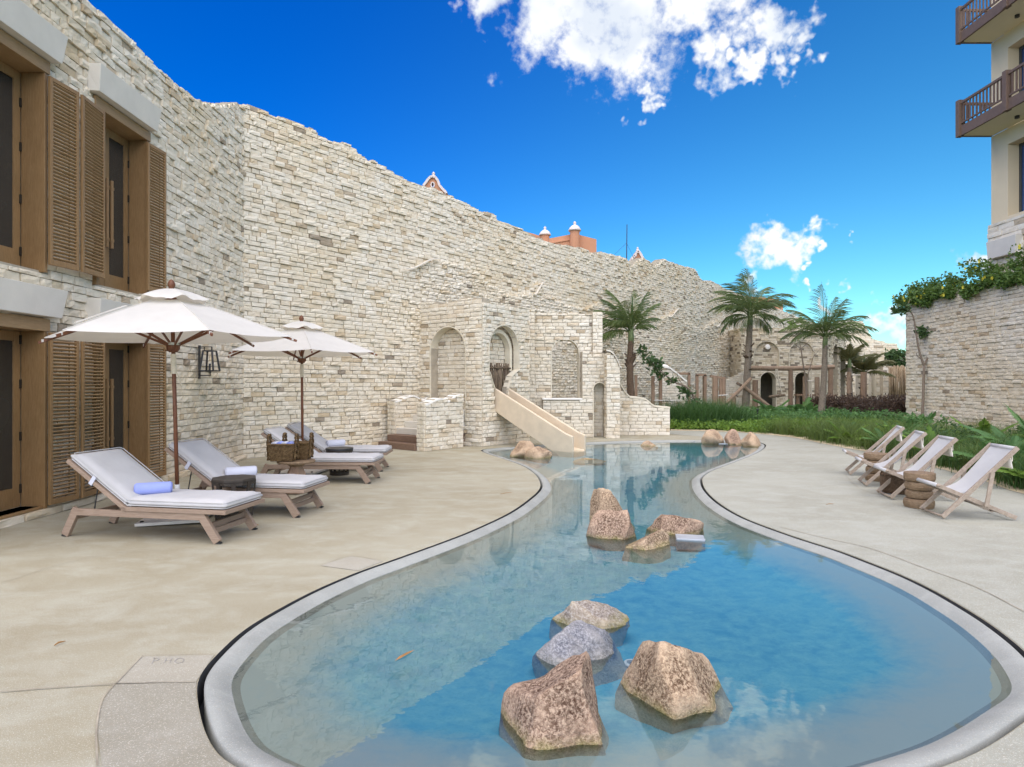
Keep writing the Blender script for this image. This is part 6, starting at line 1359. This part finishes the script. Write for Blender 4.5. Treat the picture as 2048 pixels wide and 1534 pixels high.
rosette('cycad', 'cycad with upright leaflets at the right edge against the wall', 'cycad', (11.9, 14.0, 0), 9, 1.25, .22, 18, 45, 75, 7, 'fern_leaf', .042, .06, (.2, .6), group='cycads in the right bed')
rosette('cycad', 'small cycad in the grass at the foot of the sapling', 'cycad', (13.6, 20.6, 0), 9, .95, .2, 16, 35, 70, 8, 'fern_leaf', .05, .08, (.3, .8), group='cycads in the right bed')
rosette('cycad', 'small cycad half hidden in the grass behind the farthest deck chair', 'cycad', (10.3, 16.6, 0), 8, .85, .19, 16, 40, 70, 9, 'fern_leaf', .045, .08, (.3, .8), group='cycads in the right bed')
rosette('philodendron', 'glossy broad leaved plant under the swing frame', 'plant', (12.2, 29.2, 0), 12, 1.3, .42, 7, 25, 65, 10, 'fern_leaf', .16, .2, group='broad leaved garden plants')
rosette('philodendron', 'glossy broad leaved plant left of the right palm trunk', 'plant', (13.2, 28.4, 0), 12, 1.3, .42, 7, 25, 65, 12, 'fern_leaf', .16, .2, group='broad leaved garden plants')
for k, (x, y, L_, sc, lab) in enumerate(((8.9, 13.2, .8, .18, 'fern at the deck edge behind the second deck chair'), (8.95, 14.9, .75, .17, 'fern at the deck edge behind the third deck chair'), (9.1, 17.0, .8, .18, 'fern at the deck edge beyond the farthest deck chair'), (10.6, 13.0, 1.2, .26, 'large dark fern in the middle of the right bed'), (11.4, 15.2, 1.2, .26, 'large dark fern before the garden wall centre'), (10.2, 19.0, .8, .2, 'fern in the grass left of the sapling'))):
    rosette('fern', lab, 'fern', (x, y, 0), 11, L_, sc, 18, 25, 65, 40 + k, 'fern_leaf' if k % 2 else 'cover_leaf', .055, .2, group='ferns in the right bed')
def shrub(lab, loc, r_, h, n, mat, seed, size=.11):
    t = thing('leafy_shrub', lab, 'shrub', loc, 0, 'leafy shrubs in the garden bed'); q = random.Random(seed)
    leaf_cloud('foliage', mat, [(loc[0] + q.gauss(0, r_ * .45), loc[1] + q.gauss(0, r_ * .45), h * q.uniform(.25, .85), r_ * .35, r_ * .35, h * .25, 1) for _ in range(14)], n, size, t, seed, .8, .5)
    for k in range(5): MB().tube([(loc[0], loc[1], 0), (loc[0] + q.uniform(-.4, .4) * r_, loc[1] + q.uniform(-.4, .4) * r_, h * .7)], .012, 5).build('stem', 'branch_bark', t)
for k, (x, y, r_, h, mat, lab) in enumerate(((8.75, 11.9, .45, .5, 'fern_leaf', 'dark shrub just behind the nearest two deck chairs'), (9.9, 14.2, .6, .7, 'tree_leaf', 'dark rounded shrub in the middle of the right bed'), (9.6, 16.0, .5, .55, 'cover_leaf', 'bright shrub behind the farthest deck chair'), (11.8, 18.0, .6, .7, 'fern_leaf', 'dark shrub in front of the slender sapling'), (12.6, 14.8, .7, .8, 'tree_leaf', 'dark shrub against the right part of the garden wall'), (9.2, 19.6, .45, .45, 'cover_leaf', 'bright low shrub at the bend of the path'))):
    shrub(lab, (x, y, 0), r_, h, 900, mat, 60 + k)
# vines on the garden wall
def vine():
    t = thing('flowering_vine', 'green vine with yellow flowers spilling over the top of the garden wall', 'vine', (GW0.x, GW0.y, 4.9)); r = random.Random(8); cs = []; n = Vector((GWD.y, -GWD.x)); fl = []
    for k in range(95):
        u = r.uniform(-.3, 8.6); p = GW0 + GWD * u + n * r.uniform(-.45, .22); hang = -.55 * max(0, mnoise.noise((u * 1.1, 2, 0)) + .25); z = 5.08 + r.uniform(-.05, .38) + (.25 if 3.0 < u < 4.2 or u > 6 else 0); s = r.uniform(.18, .34); cs.append((p.x, p.y, z, s, s, s * .8, s))
        if r.random() < .8: q = GW0 + GWD * u + n * r.uniform(.10, .26); cs.append((q.x, q.y, 4.95 + hang * r.random(), .16, .22, .22, .5))
    leaf_cloud('foliage', 'vine_leaf', cs, 9000, .13, t, 4, .8, .6)
    for k in range(46):
        c = r.choice(cs); p = Vector(c[:3]) + n.to_3d() * c[3] * .95 + Vector((0, 0, r.uniform(-.1, .2))); m = MB(); a0 = r.uniform(0, 6)
        for j in range(5):
            a = a0 + j * 2 * math.pi / 5; d = Vector((.35, math.cos(a), math.sin(a))).normalized(); d = Vector((-d.x, d.y, d.z)); sd_ = d.cross(Vector((1, 0, 0))).normalized(); m.add([p, p + d * .045 + sd_ * .025, p + d * .075, p + d * .045 - sd_ * .025], [(0, 1, 2, 3)])
        m.build('flower', 'yellow_petal', t)
    for k in range(9):
        u = .3 + k * .95; p = GW0 + GWD * u + n * -.1; MB().tube([(p.x, p.y, 4.95), (p.x - .1, p.y + r.uniform(-.3, .3), 5.2), (p.x - .25, p.y + r.uniform(-.4, .4), 4.95)], .012, 5).build('stem', 'branch_bark', t)
vine()
# hedge, kerbs, bamboo fence
t = thing('brown_hedge', 'low dark purple brown hedge in front of the far arcade', 'hedge', (17, 29.5, 0)); r = random.Random(4)
leaf_cloud('foliage', 'hedge_leaf', [(r.uniform(14.6, 19.4), r.uniform(29.0, 30.3), r.uniform(.2, .85), .4, .4, .3, 1) for _ in range(150)], 12000, .16, t, 6, 1.2, .35, 1.0)
t = thing('brown_bush', 'rounded brown green bush in front of the hedge', 'bush', (15.2, 27.3, 0)); leaf_cloud('foliage', 'hedge_leaf', [(15.3 + r.gauss(0, .5), 27.4 + r.gauss(0, .3), r.uniform(.1, .75), .3, .3, .25, 1) for _ in range(40)], 3600, .15, t, 7, 1.2, .35, 1.0)
t = MB().box(15.0, 19.5, 28.4, 28.6, 0, .26).build('planter_kerb', 'sand'); tag(t, 'straight sand coloured kerb under the brown hedge', 'kerb')
pts = [G(1648, 849), G(1660, 842), G(1680, 836), G(1698, 832)]; P = catmull([Vector((p.x, p.y, 0)) for p in pts], 6, False); vs = []
for i, p in enumerate(P):
    t_ = (P[min(i + 1, len(P) - 1)] - P[max(i - 1, 0)]).normalized(); n = Vector((-t_.y, t_.x, 0)) * .13; h = .08 + .42 * i / len(P); vs += [(p.x - n.x, p.y - n.y, 0), (p.x - n.x, p.y - n.y, h), (p.x + n.x, p.y + n.y, h + .02), (p.x + n.x, p.y + n.y, 0)]
N = len(P); o = MB().add(vs, [(4 * k + a, 4 * k + 4 + a, 4 * k + 4 + (a + 1) % 4, 4 * k + (a + 1) % 4) for k in range(N - 1) for a in range(4)] + [(0, 1, 2, 3), (4 * N - 4, 4 * N - 1, 4 * N - 2, 4 * N - 3)]).build('curved_kerb', 'white_plaster', bevel=.02); tag(o, 'white curved kerb rising out of the grass by the right palm', 'kerb')
t = thing('bamboo_fence', 'tall bundle of upright bamboo canes at the end of the garden wall', 'fence', AT(1795, 800, 44)); r = random.Random(6)
for k in range(34):
    px = 1778 + k * 1.05; a = AT(px + r.uniform(-.5, .5), 798, 44); b = AT(px + r.uniform(-4, 2.5), r.uniform(730, 737), 44 + r.uniform(-.3, .3)); MB().tube([a, b], r.uniform(.035, .05), 6).build('cane', 'bamboo_cane', t, smooth=True)
# plants on the planter block
t = thing('rooftop_plant', 'drooping green plant on top of the stone planter block', 'plant', AT(1795, 712, 50)); leaf_cloud('foliage', 'tree_leaf', [(*AT(px, py, 49.6), .5, .5, .35, 1) for px, py in ((1778, 711), (1788, 708), (1798, 709), (1806, 711), (1785, 722), (1790, 730), (1808, 728))], 500, .35, t, 5)
t = thing('ledge_plant', 'small green plant growing on the arcade roof', 'plant', AT(1583, 655, 36.3)); leaf_cloud('foliage', 'cover_leaf', [(*AT(1583, 651, 36.4), .2, .2, .25, 1), (*AT(1601, 640, 38), .15, .15, .15, .6)], 120, .22, t, 5)

# ------------------------------------------------------------------ timber gym, swing, showers, path lights
def post(par, px, y0, y1, Y, r, mat='post_timber', name='post'): return MB().tube([AT(px, y0, Y), AT(px + .3, y1, Y)], [r, r * .96], 9, True, .03).build(name, mat, par, smooth=False)
Y = 32.5
t = thing('swing_frame', 'log swing frame with ropes in front of the arcade', 'swing frame', AT(1580, 823, Y))
MB().tube([AT(1490, 736, Y), AT(1580, 737, Y), AT(1668, 734, Y)], .12, 9, True, .03).build('top_log', 'log_timber', t)
for px, y0, w in ((1581, 822, .12), (1661, 822, .13), (1493, 822, .10)): post(t, px, y0, 738, Y, w)
for pa in ([(1554, 738), (1558, 765), (1565, 790), (1570, 815)], [(1552, 738), (1551, 750), (1556, 758), (1556, 745)], [(1618, 738), (1619, 800)], [(1623, 738), (1623, 803)]): MB().tube([AT(x, y, Y - .1) for x, y in pa], .03, 5).build('rope', 'rope', t)
t = thing('timber_posts', 'pair of short timber posts between the swing and the right palm', 'posts', AT(1617, 825, Y - 1))
post(t, 1610, 820, 752, Y - 1.5, .12, 'log_timber'); post(t, 1634, 820, 754, Y - 1.5, .12, 'log_timber'); MB().tube([AT(1612, 762, Y - 1.5), AT(1634, 762, Y - 1.5)], .02, 5).build('rail', 'steel', t)
t = thing('pull_up_posts', 'two thick timber posts with a steel bar above the brown hedge', 'posts', AT(1715, 812, 31.5)); post(t, 1698, 812, 744, 31.5, .12, 'log_timber'); post(t, 1727, 816, 744, 31, .15); MB().tube([AT(1698, 750, 31.5), AT(1727, 750, 31)], .02, 6).build('bar', 'steel', t)
t = thing('climbing_logs', 'crossed leaning logs behind the tall palm trunk', 'logs', AT(1500, 825, 30.4))
MB().tube([AT(1444, 816, 30.2), AT(1502, 757, 30.4)], [.10, .085], 8, True, .04).build('log', 'log_timber', t); MB().tube([AT(1486, 772, 30.8), AT(1553, 824, 30.6)], [.09, .085], 8, True, .04).build('log', 'log_timber', t); MB().tube([AT(1468, 789, 30.25), AT(1476, 793, 30.2)], .03, 6).build('peg', 'black_metal', t); MB().tube([AT(1538, 794, 31.5), AT(1570, 790, 31.5)], .07, 7).build('short_log', 'dark_cane', t); MB().tube([AT(1474, 766, 31), AT(1482, 771, 30.8)], .07, 7).build('log_end', 'dark_cane', t)
t = thing('timber_gym', 'timber gym frame with square posts and a top beam before the wall', 'gym frame', AT(1440, 815, 28)); Y = 28.0
for px, y0, y1, w in ((1430, 812, 752, .13), (1441, 812, 758, .07), (1447, 812, 757, .10)): post(t, px, y0, y1, Y, w)
MB().beam(AT(1421, 752, Y), AT(1450, 757, Y), .14, .10).build('top_beam', 'post_timber', t); MB().tube([AT(1436, 791, Y - .3), AT(1455, 790, Y - .3)], .025, 6).build('bar', 'steel', t)
def wheel(lab, px, py, r, Y, yaw=0, mat='dark_cane'):
    p = AT(px, py, Y); t = thing('log_weight', lab, 'weight', p, 0, 'round log weights of the outdoor gym'); m = MB().lathe([(r * .9, -.13), (r, -.10), (r, .10), (r * .9, .13)], (0, 0, 0), 20).build('log_disc', 'dark_cane', t); MB().lathe([(r * .82, .131), (r * .78, .137), (.02, .137)], (0, 0, 0), 20).build('cut_face', mat, t); MB().box(-r * .8, r * .8, -.03, .03, .138, .155).build('strap', 'rope', t)
    place(t, p, R(yaw), Matrix.Rotation(R(78), 4, 'X'))
wheel('left dark log weight on the gym frame', 1413, 785, .25, 27.8, -20); wheel('large dark log weight in the middle of the gym frame', 1428, 791, .31, 27.6, 12); wheel('dark log weight on the right of the gym posts', 1453, 789, .28, 27.8, 20)
wheel('small log weight seen between shower posts', 1403, 785, .15, 27.9, -30); wheel('pale log weight lying low by the grass', 1416, 804, .24, 27.0, 10, 'log_timber'); wheel('pale round log weight high beside the brown post', 1514, 780, .26, 32.2, 15, 'log_timber'); wheel('round log weight low beside the crossed logs', 1524, 812, .32, 31, 40, 'log_timber')
t = thing('press_post', 'thick reddish timber post with a steel bench bar beside the arcade door', 'post', AT(1510, 828, 32.6)); post(t, 1510, 830, 760, 32.8, .15); MB().tube([AT(1470, 817, 32), AT(1512, 817, 32)], .03, 6).build('bar', 'steel', t); post(t, 1467, 818, 795, 31.5, .13)
t = thing('small_bench', 'small dark timber bench under the right arch', 'bench', AT(1600, 825, 34)); MB().beam(AT(1592, 790, 34), AT(1626, 790, 34), .4, .10).build('seat', 'post_timber', t); post(t, 1596, 823, 791, 34, .10); post(t, 1622, 823, 791, 34, .10)
t = thing('log_bench', 'reddish timber bench beside the right palm trunk', 'bench', AT(1660, 820, 31)); MB().beam(AT(1651, 791, 31), AT(1669, 791, 31), .4, .08).build('seat', 'post_timber', t); post(t, 1655, 818, 792, 31, .06); post(t, 1666, 818, 792, 31, .1)
def door_frame(name, lab, Y, xl, xr, yt, yb, w, shower=False, panel=False):
    t = thing(name, lab, 'frame', AT((xl + xr) / 2, yb, Y), 0, 'timber shower frames by the wall')
    for px in (xl, xr): MB().beam(AT(px, yb, Y), AT(px, yt, Y), w, w).build('post', 'post_timber', t)
    if yt < 750 or panel: MB().beam(AT(xl - 2, yt, Y), AT(xr + 2, yt, Y), w, w * .9).build('head', 'post_timber', t)
    if panel: p, q = AT(xl, yt, Y), AT(xr, yb, Y); MB().box(p.x + .3, q.x, Y + .12, Y + .16, q.z, p.z).build('panel', 'bamboo_cane', t)
    if shower: p = AT((xl + xr) / 2, yt + 8, Y); MB().tube([AT(xr, yt + 2, Y), p, p + Vector((-.12, -.1, -.1))], .022, 6).build('shower_pipe', 'steel', t)
Y = 25.2; door_frame('shower_posts', 'timber shower post pair nearest the dark palm', Y, 1306, 1321, 752, 812, .12, True)
door_frame('shower_posts', 'tall open timber door frame behind the leaning sapling', 27.4, 1356, 1378, 747, 812, .11); door_frame('shower_posts', 'timber frame with a cane panel left of the gym', 28.6, 1394, 1410, 750, 812, .12, False, True)
t = thing('thin_post', 'thin timber post just behind the dark palm trunk', 'post', AT(1272, 805, 24.6)); MB().beam(AT(1272, 812, 24.6), AT(1272, 750, 24.6), .10, .10).build('post', 'post_timber', t)
t = thing('steel_rail', 'low curved steel handrail in front of the shower posts', 'handrail', AT(1340, 815, 24.8)); MB().tube([AT(1308, 801, 24.8), AT(1340, 801, 24.8), AT(1345, 805, 24.8), AT(1345, 815, 24.8)], .022, 6).build('rail', 'steel', t); MB().tube([AT(1330, 802, 25.4), AT(1353, 801, 25.4), AT(1358, 805, 25.4), AT(1358, 815, 25.4)], .022, 6).build('rail', 'steel', t)
# sloping low stone screen behind the showers
t = thing('shower_screen', 'stone screen wall with a white sloping cap behind the shower frames', 'wall', AT(1350, 815, 26.5)); ms = Masonry(t, 'pale_stone', 71); Y = 26.5; X0 = (1322 - CX) / FPX * Y; f = interp([(0, 2.35), (.35, 2.3), (.75, 2.0), (1.05, 1.72)])
ms.face((X0, Y), (1, 0), 1.05, 2.4, lambda u, v: v < f(u), thick=.4, course=.112, lens=(.18, .42), proud=(.02, .05), du=.05); ms.finish(300)
vs = []
for k in range(13):
    u = 1.08 * k / 12
    for o_, dz in ((-.1, -.02), (-.1, .05), (.42, .16), (.42, -.02)): vs.append((X0 + u, Y + o_, f(u) + dz))
MB().add(vs, [(4 * k + a, 4 * k + 4 + a, 4 * k + 4 + (a + 1) % 4, 4 * k + (a + 1) % 4) for k in range(12) for a in range(4)] + [(0, 1, 2, 3), (48, 51, 50, 49)]).build('wall_cap', 'white_plaster', t)
t = thing('arcade_screen', 'low stone screen wall left of the tall palm trunk', 'wall', AT(1470, 820, 33.5)); ms = Masonry(t, 'pale_stone', 72); Y = 33.5; X0 = (1450 - CX) / FPX * Y; f = interp([(0, 1.9), (.5, 2.05), (.9, 2.3), (1.3, 2.4)])
ms.face((X0, Y), (1, 0), 1.29, 2.5, lambda u, v: v < f(u), thick=.4, course=.112, lens=(.18, .42), proud=(.02, .05), du=.08); ms.finish(300)
for lab, px, y0, y1 in (('tall black path light in the ground cover left of the tall palm', 1515, 853, 821), ('black path light at the foot of the right palm', 1632, 853, 838), ('short black path light under the grass mound', 1408, 850, 838)):
    p = G(px, y0); t = thing('path_light', lab, 'path light', p, 0, 'black garden path lights'); q = AT(px, y1, p.y); MB().tube([p, (p.x, p.y, q.z)], .022, 8).build('stake', 'black_metal', t); MB().lathe([(.035, 0), (.05, .07), (.03, .09)], (p.x, p.y, q.z - .02), 10).build('lamp_head', 'black_metal', t)
